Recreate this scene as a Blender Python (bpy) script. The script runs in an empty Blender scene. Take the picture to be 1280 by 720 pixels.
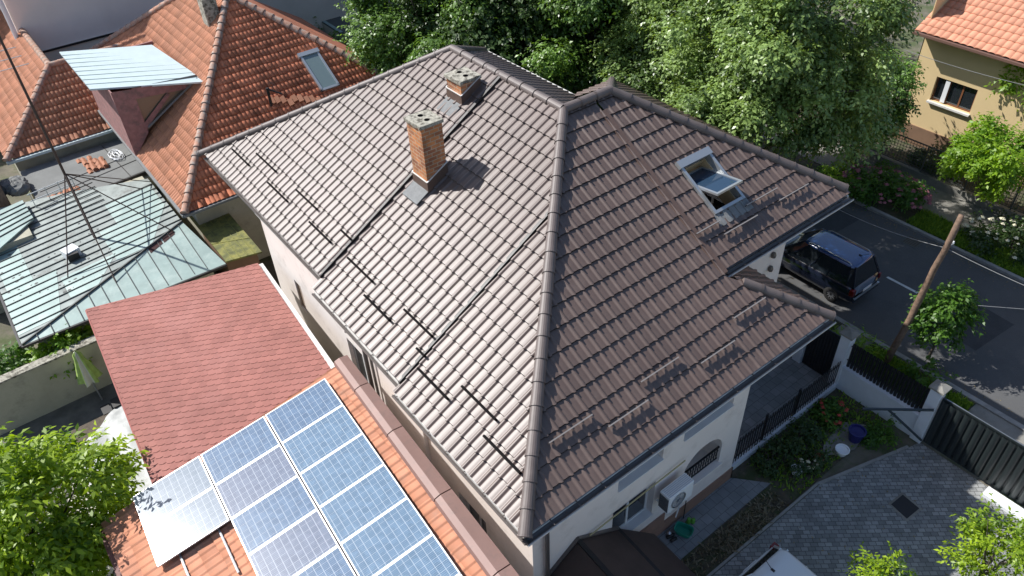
import bpy, bmesh, math, random
import numpy as np
from mathutils import Vector, Matrix
random.seed(7); rng = np.random.default_rng(7)
R = math.radians
scene = bpy.context.scene
col = scene.collection

# ------------------------------------------------------------------ camera
CAM = Vector((-5.046, -6.924, 13.602)); YAW, PIT, ROL, FOC = 0.94266, -0.69747, -0.04956, 965.78
fw = Vector((math.cos(PIT)*math.cos(YAW), math.cos(PIT)*math.sin(YAW), math.sin(PIT)))
_r = fw.cross(Vector((0, 0, 1))).normalized(); _u = _r.cross(fw)
rt = _r*math.cos(ROL)+_u*math.sin(ROL); up = -_r*math.sin(ROL)+_u*math.cos(ROL)
cd = bpy.data.cameras.new('camera'); co = bpy.data.objects.new('camera', cd); col.objects.link(co)
M = Matrix((rt, up, -fw)).transposed().to_4x4(); M.translation = CAM; co.matrix_world = M
cd.sensor_width = 36; cd.lens = FOC/1280*36; cd.clip_end = 2000; cd.clip_start = .1
scene.camera = co
# ------------------------------------------------------------------ light
SUN_D = Vector((0.36, -0.60, -0.715)).normalized()
w = bpy.data.worlds.new('World'); scene.world = w; w.use_nodes = True
nt = w.node_tree; bg = nt.nodes['Background']; sk = nt.nodes.new('ShaderNodeTexSky')
sk.sky_type = 'NISHITA'; sk.sun_disc = False
sk.sun_elevation = math.asin(-SUN_D.z); sk.sun_rotation = math.atan2(-SUN_D.x, -SUN_D.y)
nt.links.new(sk.outputs[0], bg.inputs[0]); bg.inputs[1].default_value = .108
sl = bpy.data.lights.new('sun', 'SUN'); sl.energy = 4.8; sl.angle = R(.55); sl.color = (1, .975, .935)
so = bpy.data.objects.new('sun', sl); col.objects.link(so)
so.rotation_euler = SUN_D.to_track_quat('-Z', 'Y').to_euler()
scene.view_settings.view_transform = 'Standard'; scene.view_settings.look = 'None'
scene.view_settings.exposure = 0.5; scene.view_settings.gamma = 1

def ray(px, py): return fw+rt*((px-640)/FOC)-up*((py-360)/FOC)
def at(px, py, z):                      # the point at height z seen at a pixel of the photograph
    d = ray(px, py); return CAM+d*((z-CAM.z)/d.z)
def on(px, py, n, p0):                  # the same on any plane
    d = ray(px, py); n = Vector(n); return CAM+d*((Vector(p0)-CAM).dot(n)/d.dot(n))

# ------------------------------------------------------------------ object helpers
def wloc(o):
    v = Vector((0, 0, 0))
    while o is not None: v += o.location; o = o.parent
    return v
def tag(o, label=None, cat=None, group=None, kind=None):
    if label: o['label'] = label
    if cat: o['category'] = cat
    if group: o['group'] = group
    if kind: o['kind'] = kind
    return o
def thing(name, loc, label, cat, group=None):
    o = bpy.data.objects.new(name, None); col.objects.link(o); o.location = loc; o.empty_display_size = .2
    return tag(o, label, cat, group)
def finish(me, name, mat, parent, local, smooth):
    if mat is not None:
        for m in (mat if isinstance(mat, (list, tuple)) else [mat]): me.materials.append(m)
    o = bpy.data.objects.new(name, me); col.objects.link(o)
    if smooth:
        me.polygons.foreach_set('use_smooth', [True]*len(me.polygons))
    if parent is not None:
        o.parent = parent
        off = Vector((0, 0, 0)) if local else wloc(parent)
    elif local: off = Vector((0, 0, 0))
    else:
        n = len(me.vertices); a = np.empty(n*3); me.vertices.foreach_get('co', a); a = a.reshape(-1, 3)
        off = Vector(((a[:, 0].min()+a[:, 0].max())/2, (a[:, 1].min()+a[:, 1].max())/2, a[:, 2].min()))
        o.location = off
    if off.length > 0: me.transform(Matrix.Translation(-off))
    return o
class MB:
    def __init__(s): s.v = []; s.f = []; s.m = []
    def face(s, pts, mi=0):
        b = len(s.v); s.v += [tuple(p) for p in pts]; s.f.append(tuple(range(b, b+len(pts)))); s.m.append(mi)
    def add(s, vs, fs, mi=0):
        b = len(s.v); s.v += [tuple(p) for p in vs]
        for f in fs: s.f.append(tuple(b+i for i in f)); s.m.append(mi)
    def box(s, lo, hi, mi=0, rot=None, piv=None):
        (a, b, c), (d, e, f) = lo, hi
        vs = [(a,b,c),(d,b,c),(d,e,c),(a,e,c),(a,b,f),(d,b,f),(d,e,f),(a,e,f)]
        if rot is not None:
            pv = Vector(piv if piv else ((a+d)/2, (b+e)/2, (c+f)/2)); vs = [rot@(Vector(v)-pv)+pv for v in vs]
        s.add(vs, [(0,3,2,1),(4,5,6,7),(0,1,5,4),(1,2,6,5),(2,3,7,6),(3,0,4,7)], mi)
    def obox(s, o, ax, ay, az, mi=0):     # box from a corner and three edge vectors
        o, ax, ay, az = map(Vector, (o, ax, ay, az))
        vs = [o, o+ax, o+ax+ay, o+ay, o+az, o+ax+az, o+ax+ay+az, o+ay+az]
        s.add(vs, [(0,3,2,1),(4,5,6,7),(0,1,5,4),(1,2,6,5),(2,3,7,6),(3,0,4,7)], mi)
    def bar(s, p, q, wd, ht, upv=(0,0,1), mi=0):   # beam centred on the line p-q
        p, q = Vector(p), Vector(q); d = (q-p).normalized(); u = Vector(upv)
        sd = d.cross(u).normalized(); u2 = sd.cross(d).normalized()
        s.obox(p-sd*wd/2-u2*ht/2, q-p, sd*wd, u2*ht, mi)
    def tube(s, pts, r, n=8, mi=0, caps=True):
        pts = [Vector(p) for p in pts]; rr = r if isinstance(r, (list, tuple)) else [r]*len(pts)
        b = len(s.v); prev = None
        for i, p in enumerate(pts):
            d = (pts[min(i+1, len(pts)-1)]-pts[max(i-1, 0)]).normalized()
            a = d.orthogonal().normalized() if prev is None else (prev-d*prev.dot(d)).normalized()
            prev = a; c = d.cross(a)
            for k in range(n):
                t = 2*math.pi*k/n; s.v.append(tuple(p+(a*math.cos(t)+c*math.sin(t))*rr[i]))
        for i in range(len(pts)-1):
            for k in range(n):
                s.f.append((b+i*n+k, b+i*n+(k+1) % n, b+(i+1)*n+(k+1) % n, b+(i+1)*n+k)); s.m.append(mi)
        if caps:
            s.f.append(tuple(b+k for k in reversed(range(n)))); s.m.append(mi)
            e = b+(len(pts)-1)*n; s.f.append(tuple(e+k for k in range(n))); s.m.append(mi)
    def lathe(s, c, prof, n=16, mi=0):
        c = Vector(c); b = len(s.v)
        for r, z in prof:
            for k in range(n):
                t = 2*math.pi*k/n; s.v.append((c.x+r*math.cos(t), c.y+r*math.sin(t), c.z+z))
        for i in range(len(prof)-1):
            for k in range(n):
                s.f.append((b+i*n+k, b+i*n+(k+1) % n, b+(i+1)*n+(k+1) % n, b+(i+1)*n+k)); s.m.append(mi)
    def build(s, name, mat, parent=None, local=False, smooth=False, bevel=0):
        me = bpy.data.meshes.new(name); me.from_pydata(s.v, [], s.f)
        if any(s.m): me.polygons.foreach_set('material_index', s.m)
        me.update(); o = finish(me, name, mat, parent, local, smooth)
        if bevel:
            md = o.modifiers.new('bevel', 'BEVEL'); md.width = bevel; md.segments = 2; md.limit_method = 'ANGLE'
        return o
def copy_tree(o, parent=None):
    c = o.copy(); col.objects.link(c); c.parent = parent
    for ch in [k for k in bpy.data.objects if k.parent == o]: copy_tree(ch, c)
    return c

# ------------------------------------------------------------------ materials
def mat(name, color=(.5, .5, .5), rough=.7, metal=0, var=0, vscale=3, bump=0, bscale=30, spec=.5, tint=0, stain=None, sscale=1.2, smin=.5, smax=.7, coat=0, fine=0):
    m = bpy.data.materials.new(name); m.use_nodes = True; n = m.node_tree; L = n.links
    b = n.nodes['Principled BSDF']; b.inputs['Roughness'].default_value = rough; b.inputs['Metallic'].default_value = metal
    b.inputs['Specular IOR Level'].default_value = spec; b.inputs['Coat Weight'].default_value = coat
    g = n.nodes.new('ShaderNodeNewGeometry'); out = None
    def mixc(a, bcol, fac, mode='MIX'):
        x = n.nodes.new('ShaderNodeMix'); x.data_type = 'RGBA'; x.blend_type = mode
        for i, vv in ((6, a), (7, bcol)):
            if hasattr(vv, 'links') or hasattr(vv, 'is_linked'): L.new(vv, x.inputs[i])
            else: x.inputs[i].default_value = (*vv, 1)
        if hasattr(fac, 'is_linked'): L.new(fac, x.inputs[0])
        else: x.inputs[0].default_value = fac
        return x.outputs[2]
    def noise(sc, det=4, rough_=.6):
        t = n.nodes.new('ShaderNodeTexNoise'); t.inputs['Scale'].default_value = sc; t.inputs['Detail'].default_value = det
        t.inputs['Roughness'].default_value = rough_; L.new(g.outputs['Position'], t.inputs['Vector']); return t.outputs[0]
    def ramp(v, a, b_):
        t = n.nodes.new('ShaderNodeMapRange'); t.inputs[1].default_value = a; t.inputs[2].default_value = b_; L.new(v, t.inputs[0]); return t.outputs[0]
    out = color
    if var:
        lo = tuple(c*(1-var) for c in color); hi = tuple(min(1, c*(1+var)) for c in color)
        out = mixc(lo, hi, ramp(noise(vscale), .3, .7))
    if fine:
        lo = (1-fine,)*3; hi = (1+fine,)*3
        f2 = mixc(lo, hi, ramp(noise(60, 2), .3, .7)); out = mixc(out, f2, 1.0, 'MULTIPLY') if hasattr(out, 'is_linked') else mixc(out, f2, 1.0, 'MULTIPLY')
    if tint:
        a = n.nodes.new('ShaderNodeAttribute'); a.attribute_name = 'tint'
        t = mixc((1-tint,)*3, (1+tint,)*3, a.outputs['Fac']); out = mixc(out, t, 1.0, 'MULTIPLY')
    if stain:
        out = mixc(out, stain, ramp(noise(sscale, 8, .7), smin, smax))
    if hasattr(out, 'is_linked'): L.new(out, b.inputs['Base Color'])
    else: b.inputs['Base Color'].default_value = (*out, 1)
    if bump:
        bp_ = n.nodes.new('ShaderNodeBump'); bp_.inputs['Strength'].default_value = bump; bp_.inputs['Distance'].default_value = .02
        L.new(noise(bscale, 3), bp_.inputs['Height']); L.new(bp_.outputs[0], b.inputs['Normal'])
    m['tools'] = 0
    return m
def brickmat(name, c1, c2, mortar, bw, bh, ms, rough=.8, rot=None, plane='xy', bump=.4, var=.3, offs=.5, sq=1.0):
    m = bpy.data.materials.new(name); m.use_nodes = True; n = m.node_tree; L = n.links; b = n.nodes['Principled BSDF']
    b.inputs['Roughness'].default_value = rough
    g = n.nodes.new('ShaderNodeNewGeometry'); s = n.nodes.new('ShaderNodeSeparateXYZ'); L.new(g.outputs['Position'], s.inputs[0])
    c = n.nodes.new('ShaderNodeCombineXYZ')
    if plane == 'wall':     # x+y runs along any axis-aligned wall
        ad = n.nodes.new('ShaderNodeMath'); ad.operation = 'ADD'; L.new(s.outputs[0], ad.inputs[0]); L.new(s.outputs[1], ad.inputs[1])
        L.new(ad.outputs[0], c.inputs[0]); L.new(s.outputs[2], c.inputs[1])
    else:
        L.new(s.outputs[0], c.inputs[0]); L.new(s.outputs[1], c.inputs[1])
    mp = n.nodes.new('ShaderNodeMapping'); L.new(c.outputs[0], mp.inputs[0])
    if rot: mp.inputs['Rotation'].default_value = (0, 0, rot)
    t = n.nodes.new('ShaderNodeTexBrick'); L.new(mp.outputs[0], t.inputs[0]); t.offset = offs
    t.inputs['Color1'].default_value = (*c1, 1); t.inputs['Color2'].default_value = (*c2, 1); t.inputs['Mortar'].default_value = (*mortar, 1)
    t.inputs['Scale'].default_value = 1; t.inputs['Brick Width'].default_value = bw; t.inputs['Row Height'].default_value = bh
    t.inputs['Mortar Size'].default_value = ms; t.inputs['Bias'].default_value = 0
    no = n.nodes.new('ShaderNodeTexNoise'); no.inputs['Scale'].default_value = 2.5; no.inputs['Detail'].default_value = 6; L.new(g.outputs['Position'], no.inputs[0])
    mr = n.nodes.new('ShaderNodeMapRange'); mr.inputs[1].default_value = .3; mr.inputs[2].default_value = .7; mr.inputs[3].default_value = 1-var; mr.inputs[4].default_value = 1+var; L.new(no.outputs[0], mr.inputs[0])
    mx = n.nodes.new('ShaderNodeMix'); mx.data_type = 'RGBA'; mx.blend_type = 'MULTIPLY'; mx.inputs[0].default_value = 1
    L.new(t.outputs[0], mx.inputs[6]); L.new(mr.outputs[0], mx.inputs[7]); L.new(mx.outputs[2], b.inputs['Base Color'])
    bp_ = n.nodes.new('ShaderNodeBump'); bp_.inputs['Strength'].default_value = bump; bp_.inputs['Distance'].default_value = .01; bp_.invert = True
    L.new(t.outputs['Fac'], bp_.inputs['Height']); L.new(bp_.outputs[0], b.inputs['Normal'])
    return m
def leafmat(name, c1, c2, trans=.35, rough=.45):
    m = bpy.data.materials.new(name); m.use_nodes = True; n = m.node_tree; L = n.links; b = n.nodes['Principled BSDF']
    b.inputs['Roughness'].default_value = rough; b.inputs['Specular IOR Level'].default_value = .5
    a = n.nodes.new('ShaderNodeAttribute'); a.attribute_name = 'tint'
    x = n.nodes.new('ShaderNodeMix'); x.data_type = 'RGBA'; L.new(a.outputs['Fac'], x.inputs[0])
    x.inputs[6].default_value = (*c1, 1); x.inputs[7].default_value = (*c2, 1); L.new(x.outputs[2], b.inputs['Base Color'])
    t = n.nodes.new('ShaderNodeBsdfTranslucent')
    y = n.nodes.new('ShaderNodeMix'); y.data_type = 'RGBA'; y.blend_type = 'MULTIPLY'; y.inputs[0].default_value = 1
    y.inputs[7].default_value = (1.5, 1.5, .4, 1); L.new(x.outputs[2], y.inputs[6]); L.new(y.outputs[2], t.inputs[0])
    ms = n.nodes.new('ShaderNodeMixShader'); ms.inputs[0].default_value = trans
    L.new(b.outputs[0], ms.inputs[1]); L.new(t.outputs[0], ms.inputs[2]); L.new(ms.outputs[0], n.nodes['Material Output'].inputs[0])
    return m
def glassmat(name, color=(.02, .025, .03), rough=.05):
    m = mat(name, color, rough, spec=1.0); m.node_tree.nodes['Principled BSDF'].inputs['IOR'].default_value = 1.6; return m

M_tile = mat('brown_metal_tile', (.106, .071, .058), .48, 0, var=.15, vscale=.9, spec=.8, bump=.05, bscale=120, fine=.06, stain=(.145, .105, .088), sscale=1.6, smin=.52, smax=.8)
M_edge_shade2 = mat('tile_edge_shade_pale', (.085, .068, .062), .7, spec=.3)  # paler version of the painted course shadow, for the left slope
M_edge_shade = mat('tile_edge_shade', (.025, .018, .015), .7, spec=.3)  # shadow line under each tile course, painted on the risers
M_cap = mat('brown_cap', (.125, .10, .092), .52, spec=.5, var=.15, vscale=3)
M_flash = mat('brown_flashing', (.115, .072, .055), .5, spec=.6, var=.12, vscale=4)
M_dark = mat('dark_trim', (.018, .016, .016), .5)
M_trimw = mat('pale_trim', (.62, .60, .57), .5, var=.1, vscale=6)
M_gut = mat('gutter_brown', (.10, .085, .078), .35, metal=0, spec=.8)
M_gshade = mat('guard_shade', (.012, .011, .011), 1.0, spec=.05)  # left-slope guards: their shade and shadow put into the bar colour
M_gsunlit = mat('guard_sunlit_edge', (.30, .27, .25), .5)  # sunlit top edge of the right-slope guards, painted as a pale strip
M_guard = mat('guard_brown', (.07, .058, .055), .6, spec=.3)
M_wall = mat('pale_render', (.80, .72, .665), .9, var=.035, vscale=.7, bump=.15, bscale=60, stain=(.62, .55, .50), sscale=1.3, smin=.52, smax=.75)
M_plinth = mat('plinth_brown', (.26, .155, .115), .85, var=.12, vscale=3, bump=.2)
M_brick = brickmat('chimney_brick', (.56, .22, .08), (.26, .10, .055), (.42, .31, .21), .28, .11, .012, plane='wall', var=.35)
M_conc = mat('weathered_concrete', (.36, .34, .28), .95, var=.35, vscale=8, bump=.6, bscale=40, stain=(.10, .09, .07), sscale=7, smin=.48, smax=.6)
M_soot_dark = mat('soot_and_unlit_room', (.012, .011, .01), .95)  # flue soot; also paints the dark of unlit rooms behind openings
M_lead = mat('grey_apron', (.20, .205, .205), .8, metal=0, spec=.2, var=.15, vscale=8)
M_clay = mat('old_clay_tile', (.56, .19, .095), .85, var=.22, vscale=1.1, tint=.33, bump=.3, bscale=60, stain=(.20, .13, .10), sscale=2.2, smin=.58, smax=.74)
M_clay2 = mat('orange_clay_tile', (.42, .18, .10), .8, var=.12, vscale=1.4, tint=.18, bump=.2, bscale=60, stain=(.30, .17, .12), sscale=3, smin=.65, smax=.85)
M_clay3 = mat('new_orange_tile', (.50, .215, .125), .8, var=.10, vscale=1.0, tint=.2, stain=(.36, .20, .14), sscale=1.5, smin=.5, smax=.75)
M_claycap = mat('mortared_cap', (.42, .23, .16), .9, var=.3, vscale=6, stain=(.36, .33, .29), sscale=5, smin=.45, smax=.65, bump=.4)
M_shin = mat('red_shingle', (.31, .128, .105), .9, var=.10, vscale=.6, tint=.10, fine=.12, stain=(.38, .17, .145), sscale=.5, smin=.5, smax=.75)
M_zinc = mat('weathered_green_sheet', (.255, .335, .315), .55, metal=.15, var=.12, vscale=1.5, stain=(.36, .44, .41), sscale=1.1, smin=.5, smax=.7, bump=.15, bscale=5)
M_zinc2 = mat('grey_sheet_worn', (.235, .265, .25), .65, metal=.1, var=.2, vscale=2, stain=(.10, .095, .085), sscale=2.2, smin=.53, smax=.72, bump=.2, bscale=6)
M_blue = mat('pale_blue_sheet', (.52, .62, .64), .45, metal=.15, var=.05, vscale=2)
M_seam = mat('dark_seam', (.08, .085, .08), .7)
M_moss = mat('mossy_green_sheet', (.135, .14, .045), .8, var=.35, vscale=3, stain=(.24, .22, .05), sscale=3, smin=.45, smax=.65, bump=.3, bscale=9)
M_grey = mat('grey_bitumen', (.17, .175, .17), .9, var=.12, vscale=1.5, bump=.2, stain=(.16, .165, .16), sscale=1.4, smin=.5, smax=.75)
M_pink = mat('old_pink_paint', (.30, .15, .14), .9, var=.2, vscale=4, stain=(.16, .11, .10), sscale=3, smin=.5, smax=.7)
M_greyw = mat('grey_render', (.90, .77, .69), .95, var=.06, vscale=.5, bump=.1)
M_asph = mat('asphalt', (.085, .085, .086), .9, var=.14, vscale=.8, bump=.35, bscale=90, fine=.25, stain=(.085, .085, .085), sscale=.6, smin=.5, smax=.7)
M_side = mat('worn_sidewalk', (.235, .225, .20), .95, var=.16, vscale=1.2, bump=.3, bscale=50, fine=.15, stain=(.15, .14, .12), sscale=1.0, smin=.5, smax=.72)
M_kerb = mat('kerb_stone', (.27, .265, .25), .9, var=.2, vscale=4, bump=.3)
M_soil = mat('garden_soil', (.085, .07, .05), 1, var=.4, vscale=5, bump=.9, bscale=18, stain=(.05, .065, .025), sscale=2, smin=.45, smax=.6)
M_ground = mat('ground_earth', (.14, .125, .095), 1, var=.3, vscale=.8, bump=.6, bscale=12, stain=(.07, .09, .035), sscale=.6, smin=.45, smax=.6)
M_pave = brickmat('grey_block_paving', (.30, .305, .30), (.165, .17, .17), (.09, .09, .088), .20, .13, .009, rot=R(38), bump=.3, var=.14)
M_pavel = brickmat('walk_slabs', (.225, .235, .245), (.175, .185, .195), (.10, .105, .11), .3, .3, .008, bump=.3, var=.14)
M_blue_white = mat('fence_wall_paint', (.60, .63, .68), .9, var=.05, vscale=2)
M_black = mat('black_fence_metal', (.013, .013, .015), .4, spec=.6)
M_gate = mat('graphite_gate', (.018, .024, .025), .4, spec=.6)
M_white = mat('white_plastic', (.78, .79, .80), .4)
M_fr = mat('window_white', (.72, .72, .72), .4)
M_glass = glassmat('dark_glass')
M_skyreflect = mat('sky_reflection_glass', (.02, .042, .075), .03, spec=.5)  # blue sky reflection put into the pane's base colour
M_alu = mat('aluminium', (.50, .52, .53), .35, metal=.7)
M_wood = mat('pine_lining', (.55, .38, .2), .6, var=.15, vscale=9)
M_woodp = mat('weathered_pole', (.17, .11, .075), .85, var=.35, vscale=9, bump=.6, bscale=30)
M_rust = mat('rusty_mast', (.07, .045, .035), .7, var=.3, vscale=9)
M_bark = mat('bark', (.10, .08, .06), .95, var=.3, vscale=9, bump=.8, bscale=25)
M_yel = mat('yellow_render', (.66, .50, .27), .9, var=.05, vscale=.8, bump=.1)
M_brn = mat('brown_plinth_paint', (.20, .12, .075), .9, var=.12, vscale=2)
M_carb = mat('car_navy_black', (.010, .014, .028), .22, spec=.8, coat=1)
M_carroof_sky = mat('car_roof_sky_reflection', (.014, .05, .17), .16, spec=1, coat=1)  # sky reflected in the dark roof, put into its blue base colour
M_carw = mat('car_white_paint', (.62, .66, .68), .25, coat=1)
M_tyre = mat('tyre', (.015, .015, .015), .9)
M_rim = mat('rim', (.45, .46, .48), .35, metal=.8)
M_red = mat('tail_red', (.14, .004, .004), .25, spec=.8)
M_green = mat('green_plastic', (.01, .22, .15), .45)
M_lime = mat('lime_rubber', (.10, .30, .04), .6)
M_bluepl = mat('blue_plastic', (.02, .02, .13), .35)
M_tarp = mat('grey_tarp', (.42, .43, .42), .6, var=.2, vscale=3, bump=.9, bscale=4)
M_tarpw = mat('beige_slab', (.50, .47, .39), .9, var=.08, vscale=2)
M_canopy = mat('canopy_brown', (.062, .042, .035), .6, var=.2, vscale=2, spec=.4)
M_cloth = mat('parasol_cloth', (.33, .45, .12), .9, var=.2, vscale=6)
M_clothw = mat('parasol_pale', (.55, .55, .48), .9)
M_cream = mat('old_wall_cream', (.42, .40, .31), .95, var=.15, vscale=1.2, stain=(.28, .27, .21), sscale=1.2, smin=.5, smax=.7, bump=.2)
M_flow_p = mat('pink_blossom', (.62, .22, .27), .8, tint=.5)
M_flow_w = mat('cream_blossom', (.62, .58, .42), .8)
M_flow_r = mat('red_blossom', (.45, .07, .05), .8)
M_wire = mat('wire_grey', (.22, .22, .22), .6)
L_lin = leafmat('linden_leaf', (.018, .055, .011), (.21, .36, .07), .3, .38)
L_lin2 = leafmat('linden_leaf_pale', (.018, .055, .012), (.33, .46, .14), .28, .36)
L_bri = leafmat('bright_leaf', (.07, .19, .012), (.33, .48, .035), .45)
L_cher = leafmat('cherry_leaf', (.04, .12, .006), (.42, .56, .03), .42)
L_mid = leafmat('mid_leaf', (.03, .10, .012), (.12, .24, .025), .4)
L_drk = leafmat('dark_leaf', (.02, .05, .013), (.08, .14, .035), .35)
L_gra = leafmat('grass_blade', (.07, .16, .015), (.27, .40, .04), .35, .7)
GZ = -5.95

# ------------------------------------------------------------------ roof tiles
def tiles(name, polys, O, U, V, wave, row, amp, step, mat_, parent, prof='metal', jitter=0, res=10, lift=.02):
    res = 14 if prof == 'metal' else res
    O, U, V = Vector(O), Vector(U).normalized(), Vector(V).normalized(); N = U.cross(V).normalized()
    if N.z < 0: N = -N
    rr = random.Random(hash(name) % 1000 if False else len(polys)*31+int(abs(O.x*10)))
    def H(p):
        p = p % 1.0
        if prof == 'metal':
            d = abs(p-.5)
            return amp*(1 if d < .07 else (math.cos(math.pi*min((d-.07)/.13, 1))*.5+.5))+amp*.14*max(0, math.cos(2*math.pi*p))
        if prof == 'clay':
            return amp*abs(math.sin(math.pi*p))**.7
        if prof == 'flat':
            return amp if (p < .22) else (amp*.25 if p > .3 else amp*(.25+.75*(.3-p)/.08))
        return 0
    final = None
    for poly in polys:
        P = [Vector(p) for p in poly]; uv = [((p-O).dot(U), (p-O).dot(V)) for p in P]
        u0 = math.floor(min(a for a, b in uv)/wave)*wave; u1 = max(a for a, b in uv); v1 = max(b for a, b in uv); v0 = min(b for a, b in uv)
        bm = bmesh.new(); tl = bm.faces.layers.float.new('tint')
        k0 = math.floor(v0/row+1e-6); k1 = math.ceil(v1/row-1e-6); nw = math.ceil((u1-u0)/wave)
        for k in range(k0, k1):
            if jitter:
                for j in range(nw):
                    rj = random.Random((k*7919+int(round(u0/wave))+j)*13+5); tt = rj.random(); jh = rj.uniform(0, jitter); ju = rj.uniform(-.006, .006); jv = rj.uniform(-jitter, jitter)*.8
                    us = [u0+wave*(j+i/res) for i in range(res+1)]
                    lo, hi, lp = [], [], []
                    for i, u in enumerate(us):
                        h = H(i/res if i < res else .9999)+lift+jh
                        lo.append(bm.verts.new(O+U*(u+ju)+V*(k*row+jv)+N*(h+step))); hi.append(bm.verts.new(O+U*(u+ju)+V*((k+1)*row+.02+jv)+N*h)); lp.append(bm.verts.new(O+U*(u+ju)+V*(k*row+jv)+N*(max(lift*.2, h-step-.01))))
                    for i in range(res):
                        f = bm.faces.new((lo[i], lo[i+1], hi[i+1], hi[i])); f[tl] = tt; f.smooth = True
                        f = bm.faces.new((lp[i], lp[i+1], lo[i+1], lo[i])); f[tl] = tt*.5
            else:
                us = [u0+wave*i/res for i in range(nw*res+1)]; lo, hi, lo2, lp = [], [], [], []
                for i, u in enumerate(us):
                    h = H(i/res)+lift; dv = -.03*(H(i/res)/amp) if prof == 'metal' else 0
                    a = O+U*u+V*(k*row+dv)+N*(h+step)
                    lo.append(bm.verts.new(a)); lo2.append(bm.verts.new(a)); hi.append(bm.verts.new(O+U*u+V*((k+1)*row+dv+.075)+N*(h-.004))); lp.append(bm.verts.new(O+U*u+V*(k*row+dv-.016)+N*(h+step-.020)))
                for i in range(len(us)-1):
                    f = bm.faces.new((lo[i], lo[i+1], hi[i+1], hi[i])); f.smooth = True
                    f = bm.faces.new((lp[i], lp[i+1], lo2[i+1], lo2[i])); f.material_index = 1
        n = len(P); ar = sum(uv[i][0]*uv[(i+1) % n][1]-uv[(i+1) % n][0]*uv[i][1] for i in range(n))
        for i in range(n):
            e = (P[(i+1) % n]-P[i]).normalized(); no = (U*(e.dot(V))-V*(e.dot(U)))*(1 if ar > 0 else -1)
            bmesh.ops.bisect_plane(bm, geom=bm.verts[:]+bm.edges[:]+bm.faces[:], plane_co=P[i], plane_no=no, clear_outer=True, dist=1e-5)
        me = bpy.data.meshes.new('t'); bm.to_mesh(me); bm.free()
        if final is None: final = me
        else:
            bm = bmesh.new(); bm.from_mesh(final); bm.from_mesh(me); bm.to_mesh(final); bm.free(); bpy.data.meshes.remove(me)
    final.name = name
    return finish(final, name, mat_, parent, False, False)
def slab(mb, pts, t, mi=0):                # closed slab below a polygon
    n = len(pts); vs = [Vector(p) for p in pts]+[Vector(p)-Vector((0, 0, t)) for p in pts]
    mb.add(vs, [tuple(range(n)), tuple(reversed(range(n, 2*n)))]+[(i, n+i, n+(i+1) % n, (i+1) % n) for i in range(n)], mi)
def caps(name, p, q, r, mat_, parent, seg=.55, lift=.04, flare=.012, sides=12, clip=True, arc=1.0):
    p, q = Vector(p), Vector(q); d = (q-p); Ln = d.length; d.normalize(); n = max(1, round(Ln/seg)); sd = d.cross(Vector((0, 0, 1))).normalized(); un = sd.cross(d)
    m = MB()
    for i in range(n):
        a = p+d*(Ln*i/n); b = p+d*(Ln*(i+1)/n+.03); ra, rb = r, r+flare
        ring = lambda c, rr_: [c+sd*math.cos(t)*rr_+un*(math.sin(t)*rr_*.95+lift) for t in [-.35+(math.pi+.7)*j/sides for j in range(sides+1)]]
        A, B = ring(a, rb), ring(b, ra); b0 = len(m.v); m.v += [tuple(v) for v in A+B]
        for j in range(sides): m.f.append((b0+j, b0+j+1, b0+sides+2+j, b0+sides+1+j)); m.m.append(0)
        if clip:   # raised band at every joint
            A, B = ring(a-d*.012, rb+.012), ring(a+d*.03, rb+.012); b0 = len(m.v); m.v += [tuple(v) for v in A+B]
            for j in range(sides): m.f.append((b0+j, b0+j+1, b0+sides+2+j, b0+sides+1+j)); m.m.append(0)
    e = [q+d*.03+sd*math.cos(t)*r+un*(math.sin(t)*r*.95+lift) for t in [-.35+(math.pi+.7)*j/sides for j in range(sides+1)]]
    e2 = [p+sd*math.cos(t)*(r+flare)+un*(math.sin(t)*(r+flare)*.95+lift) for t in [-.35+(math.pi+.7)*j/sides for j in range(sides+1)]]
    m.face([v-d*.02 for v in e]); m.face([v+d*.0 for v in e2])
    return m.build(name, mat_, parent, smooth=False)

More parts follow.
